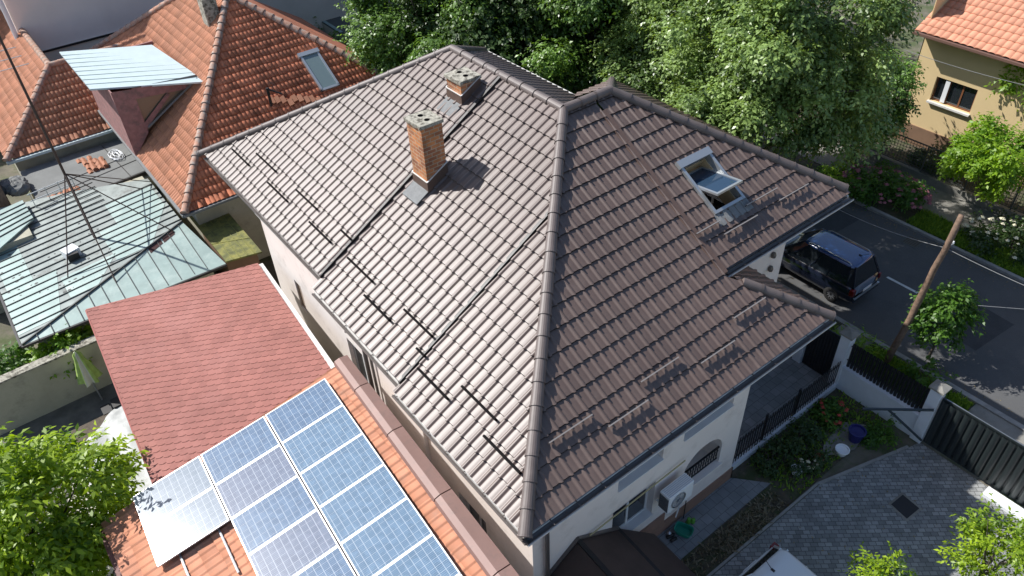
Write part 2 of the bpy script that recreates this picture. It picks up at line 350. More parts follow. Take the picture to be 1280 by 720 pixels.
# ------------------------------------------------------------------ leaves
def leaf_mesh(name, centers, radii, n, size, mat_, parent, droop=.35, squash=.8, shell=.2, asp=.55, rs=None, stretch=None):
    rs = rs or np.random.default_rng(len(name)*131+n)
    C = np.array(centers, float); Rr = np.array(radii, float); K = 6; n = n//K*K; ns = n//K
    wgt = Rr**2.2; idx = rs.choice(len(C), ns, p=wgt/wgt.sum())
    ani = .65+.8*rs.random((len(C), 3)); ani[:, 2] *= squash
    d = rs.normal(size=(ns, 3)); d /= np.linalg.norm(d, axis=1)[:, None]
    rad = shell+(1-shell)*rs.random(ns)**.6; rad *= np.abs(1+.28*rs.normal(size=ns))
    P0 = C[idx]+d*ani[idx]*(rad*Rr[idx])[:, None]
    ctr = (C*(Rr**2)[:, None]).sum(0)/(Rr**2).sum(); og = C[idx]-ctr; og /= (np.linalg.norm(og, axis=1)+1e-6)[:, None]
    sd = d*.7+og*.7+rs.normal(size=(ns, 3))*.35; sd[:, 2] -= droop; sd /= np.linalg.norm(sd, axis=1)[:, None]
    P0 = np.repeat(P0, K, 0); sd_ = np.repeat(sd, K, 0); tt_ = np.tile(np.arange(K)/K, ns)[:, None]
    P = P0+sd_*tt_*size*2.6+rs.normal(size=(n, 3))*size*.16; P[:, 2] -= (tt_[:, 0]**2)*size*droop*1.5
    idx = np.repeat(idx, K); d = np.repeat(d, K, 0)
    nrm = d*.55+np.array([0, 0, .9])+rs.normal(size=(n, 3))*.42; nrm /= np.linalg.norm(nrm, axis=1)[:, None]
    side = np.where(np.arange(n) % 2 == 0, 1, -1)[:, None]
    t = sd_+np.cross(nrm, sd_)*side*.8+rs.normal(size=(n, 3))*.25+np.array([0, 0, -droop*.6]); t -= nrm*(t*nrm).sum(1)[:, None]; t /= np.linalg.norm(t, axis=1)[:, None]
    b = np.cross(nrm, t); s = size*(.6+.8*rs.random(n))[:, None]
    v0 = P; v1 = P+t*s*.45+b*s*asp*.5+nrm*s*.08; v2 = P+t*s-nrm*s*.12; v3 = P+t*s*.45-b*s*asp*.5+nrm*s*.08
    V = np.stack([v0, v1, v2, v3], 1).reshape(-1, 3)
    me = bpy.data.meshes.new(name); me.vertices.add(4*n); me.vertices.foreach_set('co', V.ravel())
    me.loops.add(4*n); me.loops.foreach_set('vertex_index', np.arange(4*n, dtype=np.int32))
    me.polygons.add(n); me.polygons.foreach_set('loop_start', np.arange(n, dtype=np.int32)*4)
    try: me.polygons.foreach_set('loop_total', np.full(n, 4, dtype=np.int32))
    except Exception: pass
    at_ = me.attributes.new('tint', 'FLOAT', 'FACE')
    ct = rs.random(len(C)); at_.data.foreach_set('value', np.clip(ct[idx]*.5+rs.random(n)*.5, 0, 1).astype(np.float32))
    me.update(calc_edges=True); me.validate()
    return finish(me, name, mat_, parent, False, False)
def crown_clumps(c, rx, ry, rz, k, cr, seed, inner=.25):
    rs = random.Random(seed); out, rad = [], []
    while len(out) < k:
        v = Vector((rs.gauss(0, 1), rs.gauss(0, 1), rs.gauss(0, 1))).normalized(); t = inner+(1-inner)*rs.random()**.45
        if v.z < -.75: continue
        wob = 1+.16*math.sin(3*math.atan2(v.y, v.x)+seed)+.1*math.sin(7*v.z+seed)
        out.append((c[0]+v.x*rx*t*wob, c[1]+v.y*ry*t*wob, c[2]+v.z*rz*t*wob)); rad.append(cr*(.6+.8*rs.random()))
    return out, rad
def tree(name, label, base, c, rx, ry, rz, k, cr, n, size, lm, seed, trunk=.2, group=None, lean=(0, 0), **kw):
    t = thing(name, base, label, 'tree', group); C, Q = crown_clumps(c, rx, ry, rz, k, cr, seed)
    m = MB(); b = Vector(base); cc = Vector(c); rs = random.Random(seed+1)
    mid = b.lerp(cc, .55)+Vector((rs.uniform(-.15, .15), rs.uniform(-.15, .15), 0))
    m.tube([b, b.lerp(mid, .5)+Vector((.05, -.03, 0)), mid, cc], [trunk*1.25, trunk, trunk*.8, trunk*.35], 9)
    for i in rs.sample(range(len(C)), min(14, len(C))):
        e = Vector(C[i]); s0 = b.lerp(cc, rs.uniform(.45, .95)); mm = s0.lerp(e, .5)+Vector((0, 0, .25*rs.random()*cr)); m.tube([s0, mm, e], [trunk*.38, trunk*.24, trunk*.08], 6)
    m.build('trunk', M_bark, t, smooth=True)
    leaf_mesh('crown', C, Q, n, size, lm, t, rs=np.random.default_rng(seed), **kw)
    return t
def blades(name, region, n, h, mat_, label=None, cat='grass', parent=None, z=GZ, seed=3, kind='stuff', lean=.5):
    rs = np.random.default_rng(seed); (x0, y0), (ex, ey), (fx, fy) = region      # corner and two edge vectors
    a, b = rs.random(n), rs.random(n); X = x0+ex*a+fx*b; Y = y0+ey*a+fy*b
    den = np.sin(X*2.1+seed)*np.sin(Y*1.7)+rs.random(n)*1.6; k = den > .25; X, Y = X[k], Y[k]; n = len(X)
    hh = h*(.4+rs.random(n)); th = rs.random(n)*6.283; wd = .012+.03*rs.random(n); ln = hh*lean*rs.normal(size=n)
    P = np.stack([X, Y, np.full(n, z)], 1); s = np.stack([np.cos(th)*wd, np.sin(th)*wd, 0*th], 1); t = np.stack([-np.sin(th)*ln, np.cos(th)*ln, hh], 1)
    V = np.stack([P-s, P+s, P+t*.6+s*.7, P+t], 1).reshape(-1, 3)
    me = bpy.data.meshes.new(name); me.from_pydata(V.tolist(), [], (np.arange(4*n).reshape(-1, 4)).tolist())
    at_ = me.attributes.new('tint', 'FLOAT', 'FACE'); at_.data.foreach_set('value', rs.random(n).astype(np.float32))
    o = finish(me, name, mat_, parent, False, False)
    return tag(o, label, cat, kind=kind)
exec_marker = 1
# ================================================================== SETTING
def sheet(name, pts, z, m, kind='structure', label=None, t=None):
    mb = MB(); mb.face([(p[0], p[1], z) for p in pts]); o = mb.build(name, m); tag(o, kind=kind); return o
sheet('ground', [(-300, -300), (300, -300), (300, 300), (-300, 300)], GZ-.03, M_ground)
sheet('road', [(16.75, -60), (23.75, -60), (23.75, 90), (16.75, 90)], GZ-.012, M_asph)
mb = MB(); mb.box((16.55, -60, GZ-.05), (16.75, 90, GZ+.09)); tag(mb.build('kerb', M_kerb, bevel=.015), kind='structure')
mb = MB(); mb.box((23.75, -60, GZ-.05), (23.92, 90, GZ+.10)); tag(mb.build('kerb', M_kerb, bevel=.015), kind='structure')
sheet('sidewalk', [(25.3, -60), (27.35, -60), (27.35, 90), (25.3, 90)], GZ+.05, M_side)
sheet('road_edge_strip', [(14.1, -60), (16.55, -60), (16.55, -2.45), (14.1, -2.45)], GZ+.03, M_side)
sheet('entrance_path', [(14.1, 1.25), (16.55, 1.25), (16.55, 2.5), (14.1, 2.5)], GZ+.03, M_side)
sheet('verge', [(23.92, -60), (25.3, -60), (25.3, 90), (23.92, 90)], GZ+.03, M_soil)
sheet('verge', [(14.1, -2.45), (16.55, -2.45), (16.55, 1.25), (14.1, 1.25)], GZ+.02, M_soil)
sheet('verge', [(14.1, 2.5), (16.55, 2.5), (16.55, 60), (14.1, 60)], GZ+.02, M_soil)
sheet('courtyard_paving', [(-1, -30), (13.75, -30), (13.75, -2.15), (13.3, -2.05), (10.05, -1.15), (-1, -1.05)], GZ+.004, M_pave)
mb = MB(); mb.bar((13.3, -2.02, GZ+.02), (10.05, -1.12, GZ+.02), .09, .05); mb.bar((10.05, -1.1, GZ+.02), (-1, -1.0, GZ+.02), .07, .05)
tag(mb.build('paving_edge', M_kerb), kind='structure')
sheet('walkway', [(1, -.28), (9.0, -.22), (7.95, 1.0), (1, .72)], GZ+.008, M_pavel)
sheet('flower_bed', [(1, -1.02), (13.8, -1.02), (13.8, .8), (8.2, .8), (9.0, -.25), (1, -.3)], GZ, M_soil)
sheet('terrace_floor', [(7.8, .92), (13.8, .92), (13.8, 9), (7.8, 9)], GZ+.06, M_pavel)
rsx = random.Random(4); pts = [(12.15+.95*math.cos(a)*(1+.12*rsx.uniform(-1, 1)), -.62+.42*math.sin(a)*(1+.15*rsx.uniform(-1, 1))) for a in [i*math.pi/9 for i in range(18)]]
sheet('concrete_patch', pts, GZ+.02, M_side)
mb = MB(); mb.face([(20.17, 1.6, GZ-.006), (20.29, 1.6, GZ-.006), (20.29, 3.0, GZ-.006), (20.17, 3.0, GZ-.006)]); tag(mb.build('road_marking', mat('road_paint', (.60, .60, .57), .8, var=.2, vscale=9)), kind='structure')
blades('verge_grass', ((23.95, -6), (1.35, 0), (0, 10.5)), 26000, .16, L_gra, 'green grass strip between far kerb and sidewalk across the street', 'grass', z=GZ+.03, seed=5)
blades('verge_grass', ((14.2, -2.4), (2.2, 0), (0, 3.5)), 14000, .14, L_gra, 'sunlit grass patch round the wooden pole outside the fence', 'grass', z=GZ+.03, seed=6)
blades('verge_grass', ((14.2, 2.6), (2.2, 0), (0, 4.5)), 5000, .13, L_gra, 'short grass beside the kerb near the parked car', 'grass', z=GZ+.03, seed=7)
blades('weeds', ((9.0, -1.0), (4.7, 0), (0, 1.7)), 2300, .10, L_gra, 'low weeds and plants in the shaded flower bed corner', 'weeds', z=GZ, seed=8, lean=.8)
blades('dry_weeds', ((2.5, -1.0), (6.3, 0), (0, .65)), 2600, .09, leafmat('dry_blade', (.10, .085, .05), (.26, .22, .15), .2, .8), 'dry ground cover in the narrow bed between walkway and paving', 'weeds', z=GZ, seed=9, lean=1.2)

# ================================================================== MAIN HOUSE
T = .5886                                    # roof slope (rise over run)
CS = math.sqrt(1+T*T)
house = thing('house', (7, 7, GZ), 'two-storey pale house under the large brown metal-tile hip roof', 'house')
WAV, ROW, AMP, STP = .281, .47, .040, .042
zL = lambda x_, dz=0: T*x_+dz
# left slope in three stepped sections
for i, (y0, y1, x0, dz, far) in enumerate([(0, 5.0, 0, 0, 0), (5.0, 9.58, .2, .075, 0), (9.58, 18.3, .5, .15, 1)]):
    f = lambda x_, y_: (x_, y_, zL(x_, dz))
    if i == 0: P = [[f(0, 0), f(5.0, 5.0), f(0, 5.0)]]
    elif i == 1: P = [[f(x0, 5.0), f(5.0, 5.0), f(7, 7), f(7, 9.58), f(x0, 9.58)]]
    else: P = [[f(x0, 9.58), f(7, 9.58), f(7, 12.1), f(x0, 18.3)]]
    tiles('roof_slope', P, (x0, 0, zL(x0, dz)), (0, 1, 0), (1, 0, T), WAV, ROW, AMP, STP, [M_tile, M_edge_shade2], house)
    m = MB()
    if i: # raised lip facing the camera, its shade put into a near-black colour
        xe = 5.0 if i == 1 else 7
        m.obox((x0-.03, y0-.03, zL(x0-.03, dz)-.10), (xe-x0+.03, 0, T*(xe-x0+.03)), (0, .085, 0), (0, 0, .165)); m.build('shaded_step_lip', M_dark, house)
f = lambda x_, y_: (x_, y_, T*y_)
tiles('roof_slope', [[f(0, 0), f(10, 0), f(8, 2), f(2, 2)], [f(2, 2), f(8, 2), f(8, 7), f(7, 7)]], (0, 0, 0), (1, 0, 0), (0, 1, T), WAV, ROW, AMP, STP, [M_tile, M_edge_shade], house)
SX0, SX1, SY0, SY1 = 8.93, 10.11, 3.25, 4.72
Ec = lambda y_: 8.65+(7-y_)                 # east hip of the front face
tiles('roof_slope', [[f(8.1, 2.1), f(SX0, 2.1), f(SX0, Ec(7)-0 if False else 7-(0.28)), f(8.65, 7), f(8.1, 7)],
      [f(SX0, 2.1), f(SX1, 2.1), f(SX1, SY0), f(SX0, SY0)],
      [f(SX0, SY1), f(SX1, SY1), f(SX1, 15.65-SX1), f(SX0, 15.65-SX0)],
      [f(SX1, 2.1), f(13.45, 2.1), f(13.45, 2.2), f(SX1, 15.65-SX1)]], (0, 0, 0), (1, 0, 0), (0, 1, T), WAV, ROW, AMP, STP, [M_tile, M_edge_shade], house)
# east slope of the lower front part
g = lambda x_, y_: (x_, y_, T*(10-x_))
tiles('roof_slope', [[g(10, 0), g(10, 2.8), g(8.2, 2.8), g(8.2, 1.8)]], (10, 0, 0), (0, 1, 0), (-1, 0, T), WAV, ROW, AMP, STP, [M_tile, M_edge_shade], house)
HZ = T*7
g = lambda x_, y_: (x_, y_, HZ-T*(x_-8.65))
tiles('roof_slope', [[g(8.65, 7), g(13.35, 2.3), g(13.35, 11.7)]], (13.35, 0, HZ-T*4.7), (0, 1, 0), (-1, 0, T), WAV, ROW, AMP, STP, [M_tile, M_edge_shade], house)
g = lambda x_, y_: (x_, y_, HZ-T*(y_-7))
tiles('roof_slope', [[g(7, 7), g(8.65, 7), g(13.25, 11.6), g(10.7, 11.6), g(10.7, 10.7)]], (0, 11.6, HZ-T*4.6), (1, 0, 0), (0, -1, T), WAV, ROW, AMP, STP, [M_tile, M_edge_shade], house)
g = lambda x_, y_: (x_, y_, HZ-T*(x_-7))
tiles('roof_slope', [[g(7, 7), g(10.7, 10.7), g(10.7, 15.8), g(7, 12.1)]], (10.7, 0, HZ-T*3.7), (0, 1, 0), (-1, 0, T), WAV, ROW, AMP, STP, [M_tile, M_edge_shade], house)
g = lambda x_, y_: (x_, y_, HZ-T*(y_-12.1))
m = MB(); m.face([(7, 12.1, HZ+.02), (.5, 18.3, T*.5+.1), (10.7, 18.3, T*.5+.1), (10.7, 15.8, HZ-T*3.7)]); m.build('roof_slope', M_tile, house)
# underlay (closes the roof body)
m = MB()
m.face([(0, 0, 0), (7, 7, HZ), (7, 12.1, HZ), (.5, 18.3, T*.5), (.5, 9.6, T*.5), (.2, 9.6, T*.2), (.2, 5, T*.2), (0, 5, 0)]); m.face([(0, 0, -.01), (10, 0, -.01), (8, 2, T*2-.01), (8, 7, HZ-.01), (7, 7, HZ-.01)])
m.build('roof_underlay', M_dark, house)
# ridge and hip caps
for p, q, r, lf in [((-.02, -.02, 0), (7, 7, HZ+.03), .135, .04), ((7, 7, HZ+.04), (7, 12.1, HZ+.1), .12, .05), ((.42, 18.4, T*.42+.17), (7, 12.1, HZ+.1), .12, .05),
                ((7, 7, HZ+.03), (8.65, 7, HZ+.03), .13, .05), ((13.4, 2.25, T*2.25), (8.65, 7, HZ+.03), .13, .04), ((10.02, -.02, 0), (8.35, 1.65, T*1.65), .125, .04),
                ((13.25, 11.6, HZ-T*4.6), (8.65, 7, HZ+.03), .12, .04), ((10.7, 15.8, HZ-T*3.7), (7, 12.1, HZ+.08), .12, .04)]:
    caps('ridge_cap' if p[2] > 3.9 else 'hip_cap', p, q, r, M_cap, house, lift=lf)
# flat strip flashing between front section and skylight section
m = MB(); m.obox((7.95, 2.0, T*2.0+.02), (.21, 0, 0), (0, 4.6, T*4.6), (0, 0, .055)); m.build('strip_flashing', M_flash, house)
# eaves: gutters, fascia, soffit
def gutter(p, q, out, side=1, r=.085, rim=True):
    p, q, o_ = Vector(p), Vector(q), Vector(out).normalized(); d = (q-p).normalized()
    m = MB(); c0 = p+o_*(r*.75)-Vector((0, 0, .06)); c1 = q+o_*(r*.75)-Vector((0, 0, .06)); n = 8; b = len(m.v)
    for c in (c0, c1):
        for rr_ in (r, r-.012):
            for k in range(n+1):
                t = math.pi+math.pi*k/n; m.v.append(tuple(c+o_*math.cos(t)*rr_+Vector((0, 0, math.sin(t)*rr_))))
    N1 = n+1
    for k in range(n):
        m.f += [(k, k+1, 2*N1+k+1, 2*N1+k), (N1+k, 3*N1+k, 3*N1+k+1, N1+k+1)]; m.m += [0, 0]
    m.f += [(0, 2*N1, 3*N1, N1), (n, N1+n, 3*N1+n, 2*N1+n)]; m.m += [0, 0]
    m.bar(c0+o_*(r+.0)-Vector((0, 0, .05)), c1+o_*(r+.0)-Vector((0, 0, .05)), .03, .035, mi=1 if rim else 0)
    k = 0
    while k < (q-p).length:
        a = c0+d*k; m.bar(a-o_*r+Vector((0, 0, .02)), a+o_*r+Vector((0, 0, .02)), .02, .012); k += .7
    m.box(tuple(c0-Vector((r, r, r))*.5), tuple(c0+Vector((r, r, .2*r))*.5)); m.build('gutter', [M_gut, M_trimw], house)
gutter((.03, -.02, -.02), (.03, 5.02, -.02), (-1, 0, 0), r=.055, rim=False); gutter((.23, 4.98, .09), (.23, 9.6, .09), (-1, 0, 0), r=.055, rim=False); gutter((.53, 9.58, T*.5+.12), (.53, 18.3, T*.5+.12), (-1, 0, 0), r=.055, rim=False)
gutter((-.05, 0, -.02), (10.08, 0, -.02), (0, -1, 0)); gutter((8.1, 2.1, T*2.1-.04), (13.5, 2.1, T*2.1-.04), (0, -1, 0))
gutter((10.02, 0, -.02), (10.02, 2.8, -.02), (1, 0, 0)); gutter((13.4, 2.2, T*2.2-.06), (13.4, 11.6, T*2.2-.06), (1, 0, 0)); gutter((10.7, 10.8, 1.92), (10.7, 15.8, 1.92), (1, 0, 0), rim=False)
m = MB()
m.box((-.0, 0.0, -.14), (.8, 5, -.06)); m.box((.2, 5.0, -.05), (.7, 9.6, .03)); m.box((.5, 9.58, .06), (.8, 18.2, .14)); m.box((.5, 14.3, .06), (10.5, 18.2, .14)); m.box((.8, 0, -.141), (10, .9, -.061)); m.box((8.1, 2.1, 1.0), (13.4, 3.3, 1.08)); m.box((12.5, 3.3, 1.0), (13.4, 11.6, 1.08)); m.box((8.2, .9, -.14), (10.0, 2.78, -.06))
m.build('soffit', M_trimw, house)
m = MB(); m.obox((13.40, 2.1, 1.12), (.06, 0, 0), (0, 9.6, 0), (0, 0, .06)); m.obox((10.72, 10.8, 1.98), (.06, 0, 0), (0, 5.0, 0), (0, 0, .03)); m.obox((8.75, 7.0, HZ+.02), (0, 0, 0.01), (4.6, 4.6, -T*4.6), (.0, .12, .1)); m.build('pale_edge_trim', M_trimw, house)

def wall(mb, o, A, ln, z0, z1, ops, out, dep=.22, th=None):
    o, A, out = Vector(o), Vector(A), Vector(out); us = sorted({0, ln, *[v for p in ops for v in p[:2]]}); zs = sorted({z0, z1, *[v for p in ops for v in p[2:4]]})
    P = lambda u, z, d=0: o+A*u+Vector((0, 0, z-o.z))-out*d
    for i in range(len(us)-1):
        for j in range(len(zs)-1):
            uc, zc = (us[i]+us[i+1])/2, (zs[j]+zs[j+1])/2
            if any(a < uc < b and c < zc < d for a, b, c, d in ops): continue
            mb.face([P(us[i], zs[j]), P(us[i+1], zs[j]), P(us[i+1], zs[j+1]), P(us[i], zs[j+1])])
    for a, b, c, d in ops:
        mb.face([P(a, c), P(a, c, dep), P(b, c, dep), P(b, c)]); mb.face([P(a, d), P(b, d), P(b, d, dep), P(a, d, dep)])
        mb.face([P(a, c), P(a, d), P(a, d, dep), P(a, c, dep)]); mb.face([P(b, c), P(b, c, dep), P(b, d, dep), P(b, d)])
def window(parent, o, A, out, ops, dep=.2, panes=2, frm=M_fr, name='window', sill=True, glass=None):
    a, b, c, d = ops; o, A, out = Vector(o), Vector(A).normalized(), Vector(out); Z = Vector((0, 0, 1))
    P = lambda u, z, k=0: Vector((o.x, o.y, 0))+A*u+Z*z-out*k
    m = MB(); fr = .07
    m.obox(P(a, c, dep+.06), A*(b-a), out*.06, Z*fr); m.obox(P(a, d-fr, dep+.06), A*(b-a), out*.06, Z*fr)
    for k in range(panes+1):
        u = a+(b-a-fr)*k/panes; m.obox(P(u, c+fr, dep+.06), A*fr, out*.055, Z*(d-c-2*fr))
    if sill: m.obox(P(a+.002, c+.002, dep), A*(b-a-.004), out*(dep+.05), Z*.03)
    wf = m.build(name, frm, parent)
    g_ = MB(); g_.obox(P(a+.02, c+.02, dep+.045), A*(b-a-.04), out*.012, Z*(d-c-.04)); g_.build('pane', glass or M_glass, wf)
    i_ = MB(); i_.obox(P(a, c, dep+.5), A*(b-a), out*.02, Z*(d-c)); i_.build('dark_room', M_soot_dark, wf)  # black panel paints the unlit room behind the pane
    return wf
# walls
wl = MB()
fo = [(2.65, 4.2, -2.3, -.5), (4.95, 6.85, -2.2, -.5), (2.55, 4.05, -4.55, -3.1), (5.2, 6.75, -4.55, -3.15)]
wall(wl, (.7, .7, GZ), (1, 0, 0), 7.5, GZ, -.06, fo, (0, -1, 0), .3)
# arch filler above the loggia opening
a0, a1, zt, spr = 5.9, 7.45, -3.15, -3.85; ac = (a0+a1)/2; ar = (a1-a0)/2; na = 16
for k in range(na):
    t0, t1 = math.pi*k/na, math.pi*(k+1)/na; q = [(ac-ar*math.cos(t), spr+(zt-spr-.02)*math.sin(t)) for t in (t0, t1)]
    wl.face([(q[0][0], .701, q[0][1]), (q[1][0], .701, q[1][1]), (q[1][0], .701, zt), (q[0][0], .701, zt)])
    wl.face([(q[0][0], .701, q[0][1]), (q[0][0], 1.0, q[0][1]), (q[1][0], 1.0, q[1][1]), (q[1][0], .701, q[1][1])])
wall(wl, (8.2, .7, GZ), (0, 1, 0), 2.1, GZ, -.06, [], (1, 0, 0)); 
wall(wl, (8.2, 2.8, GZ), (1, 0, 0), 3.75, -1.6, 1.02, [], (0, -1, 0))
wall(wl, (11.95, 2.8, GZ), (0, 1, 0), 8.2, GZ, 1.02, [(2, 3.2, -.9, .3), (5, 6.2, -.9, .3)], (1, 0, 0))
wall(wl, (8.2, 2.8, GZ), (1, 0, 0), 3.75, GZ, -1.6, [(1.2, 2.2, GZ, GZ+2.1)], (0, -1, 0))
wall(wl, (.7, .7, GZ), (0, 1, 0), 4.4, GZ, -.06, [(1.9, 3.1, -4.6, -3.3)], (-1, 0, 0))
wall(wl, (.6, 5.1, GZ), (0, 1, 0), 9.15, GZ, -.05, [(2.75, 3.95, -3.4, -1.55), (6.95, 7.40, -2.65, -1.55)], (-1, 0, 0), .12); wall(wl, (.6, 5.1, GZ), (1, 0, 0), .1, GZ, -.06, [], (0, -1, 0))
wall(wl, (.6, 14.25, GZ), (1, 0, 0), 9.5, GZ, .6, [], (0, 1, 0)); wall(wl, (10.1, 11, GZ), (0, 1, 0), 3.25, GZ, 1.9, [], (1, 0, 0)); wall(wl, (10.1, 11, GZ), (1, 0, 0), 1.85, GZ, 1.6, [], (0, 1, 0))
wl.build('wall', M_wall, house)
m = MB(); m.box((.66, .66, GZ), (5.3, .699, -5.0)); m.box((5.3, .66, GZ), (8.24, .699, -5.45)); m.box((8.201, .66, GZ), (8.24, 2.8, -5.45)); m.build('plinth', M_plinth, house)
wnd = lambda ops, o=(.7, .7, 0), A=(1, 0, 0), out=(0, -1, 0), **k: window(house, o, A, out, ops, **k)
wnd(fo[0]); wnd(fo[1]); wnd(fo[2])
window(house, (.7, .7, 0), (0, 1, 0), (-1, 0, 0), (1.9, 3.1, -4.6, -3.3)); window(house, (.6, 5.1, 0), (0, 1, 0), (-1, 0, 0), (2.75, 3.95, -3.4, -1.55), dep=.12)
window(house, (.6, 5.1, 0), (0, 1, 0), (-1, 0, 0), (6.95, 7.40, -2.65, -1.55), dep=.03, panes=1, frm=mat('brown_blind', (.33, .25, .20), .7), glass=mat('brown_blind', (.33, .25, .20), .7), sill=False)
window(house, (11.95, 2.8, 0), (0, 1, 0), (1, 0, 0), (2, 3.2, -.9, .3)); window(house, (11.95, 2.8, 0), (0, 1, 0), (1, 0, 0), (5, 6.2, -.9, .3))
# loggia interior and railing
m = MB(); m.box((5.9, 1.0, -4.6), (7.45, 2.3, -4.56)); m.box((5.9, 2.3, -4.6), (7.45, 2.34, -3.1)); m.box((5.86, 1.0, -4.6), (5.9, 2.3, -3.1)); m.box((7.45, 1.0, -4.6), (7.49, 2.3, -3.1)); m.build('loggia', M_wall, house)
m = MB(); m.bar((5.9, .78, -3.95), (7.45, .78, -3.95), .05, .04); m.bar((5.9, .78, -4.45), (7.45, .78, -4.45), .03, .03)
for k in range(14): xx = 5.97+k*.11; m.bar((xx, .78, -4.45), (xx, .78, -3.95), .022, .022, (0, 1, 0)); m.bar((xx-.04, .78, -4.3), (xx+.04, .78, -4.1), .012, .02, (0, 1, 0))
m.build('railing', M_black, house)
m = MB(); m.box((5.85, .60, -4.62), (7.5, .70, -4.55)); m.build('loggia_sill', M_wall, house)
# downpipes, gas pipe, lamps
m = MB(); m.tube([(1.05, -.02, -.12), (1.05, .2, -.3), (1.05, .6, -.5), (1.05, .6, GZ)], .055, 8); m.build('downpipe', M_gut, house)
m = MB(); m.tube([(.15, 7.7, -.05), (.4, 7.7, -.3), (.52, 7.7, -.5), (.52, 7.7, GZ)], .06, 8); m.tube([(.54, 7.4, -.3), (.54, 7.4, GZ)], .03, 6); m.build('downpipe', M_gut, house)
pa = on(748, 698, (0, 1, 0), (0, .66, 0)); pb = on(854, 578, (0, 1, 0), (0, .66, 0)); m = MB(); m.tube([(2.4, .62, -3.15), (5.75, .62, -3.0)], .02, 6); m.build('gas_pipe', mat('yellow_pipe', (.38, .33, .17), .5), house)
for zz in (-.35, -.85): m = MB(); m.lathe((11.35, 2.74, zz), [(0, 0), (.07, 0), (.08, .08), (.05, .16), (0, .17)], 10); m.build('wall_lamp', M_gut, house)
# snow guards
def guard(p, q, U, V, N, fl=True):
    p, q = Vector(p), Vector(q); d = q-p; m = MB(); N = Vector(N).normalized(); V = Vector(V).normalized()
    m.obox(p+N*(.105 if fl else .085), d, V*(.022 if fl else .055), N*(.075 if fl else .10))
    if fl: m.obox(p+N*.180-V*.004, d, V*.028, N*.007, 1)
    m.build('snow_guard', [M_guard if fl else M_gshade, M_gsunlit], house)
nL = Vector((-T, 0, 1)).normalized(); nR = Vector((0, -T, 1)).normalized(); VL = Vector((1, 0, T)).normalized(); VR = Vector((0, 1, T)).normalized()
for a, b, c, d in [(294, 191.7, 314, 211), (324, 197.5, 348, 218.7), (338.3, 233.3, 362, 256.3), (374, 242.5, 399, 266.7), (390, 283.3, 416.7, 307.3), (430, 293.3, 441.7, 304.3), (437.3, 325, 468.3, 354), (458.3, 371.7, 490, 402.7), (507.7, 390, 543, 422), (523.5, 434.7, 533, 445), (524.4, 460, 562, 497.8), (580, 482, 622, 524.4), (606.7, 544.4, 653.3, 590.2)]:
    p = on(a, b, (-T, 0, 1), (0, 0, .12)); q = on(c, d, (-T, 0, 1), (0, 0, .12)); xm = (p.x+q.x)/2
    dz = 0 if q.y < 4.9 else (.075 if q.y < 9.5 else .15); guard((xm, p.y, zL(xm, dz)), (xm, q.y, zL(xm, dz)), 0, VL, nL, False)
for a, b, c, d in [(683, 551, 737.5, 516), (757.5, 531.7, 806.7, 497.5), (796.7, 474, 846, 446), (872, 451, 916, 425), (913.3, 396, 953.6, 370.6), (868, 291.6, 897, 273.6), (902, 291.6, 944, 268), (929.4, 254.8, 969, 234.6), (971, 250, 1007, 228.4)]:
    p = on(a, b, (0, -T, 1), (0, 0, .14)); q = on(c, d, (0, -T, 1), (0, 0, .14)); ym = (p.y+q.y)/2; guard((p.x, ym, T*ym), (q.x, ym, T*ym), 0, VR, nR)
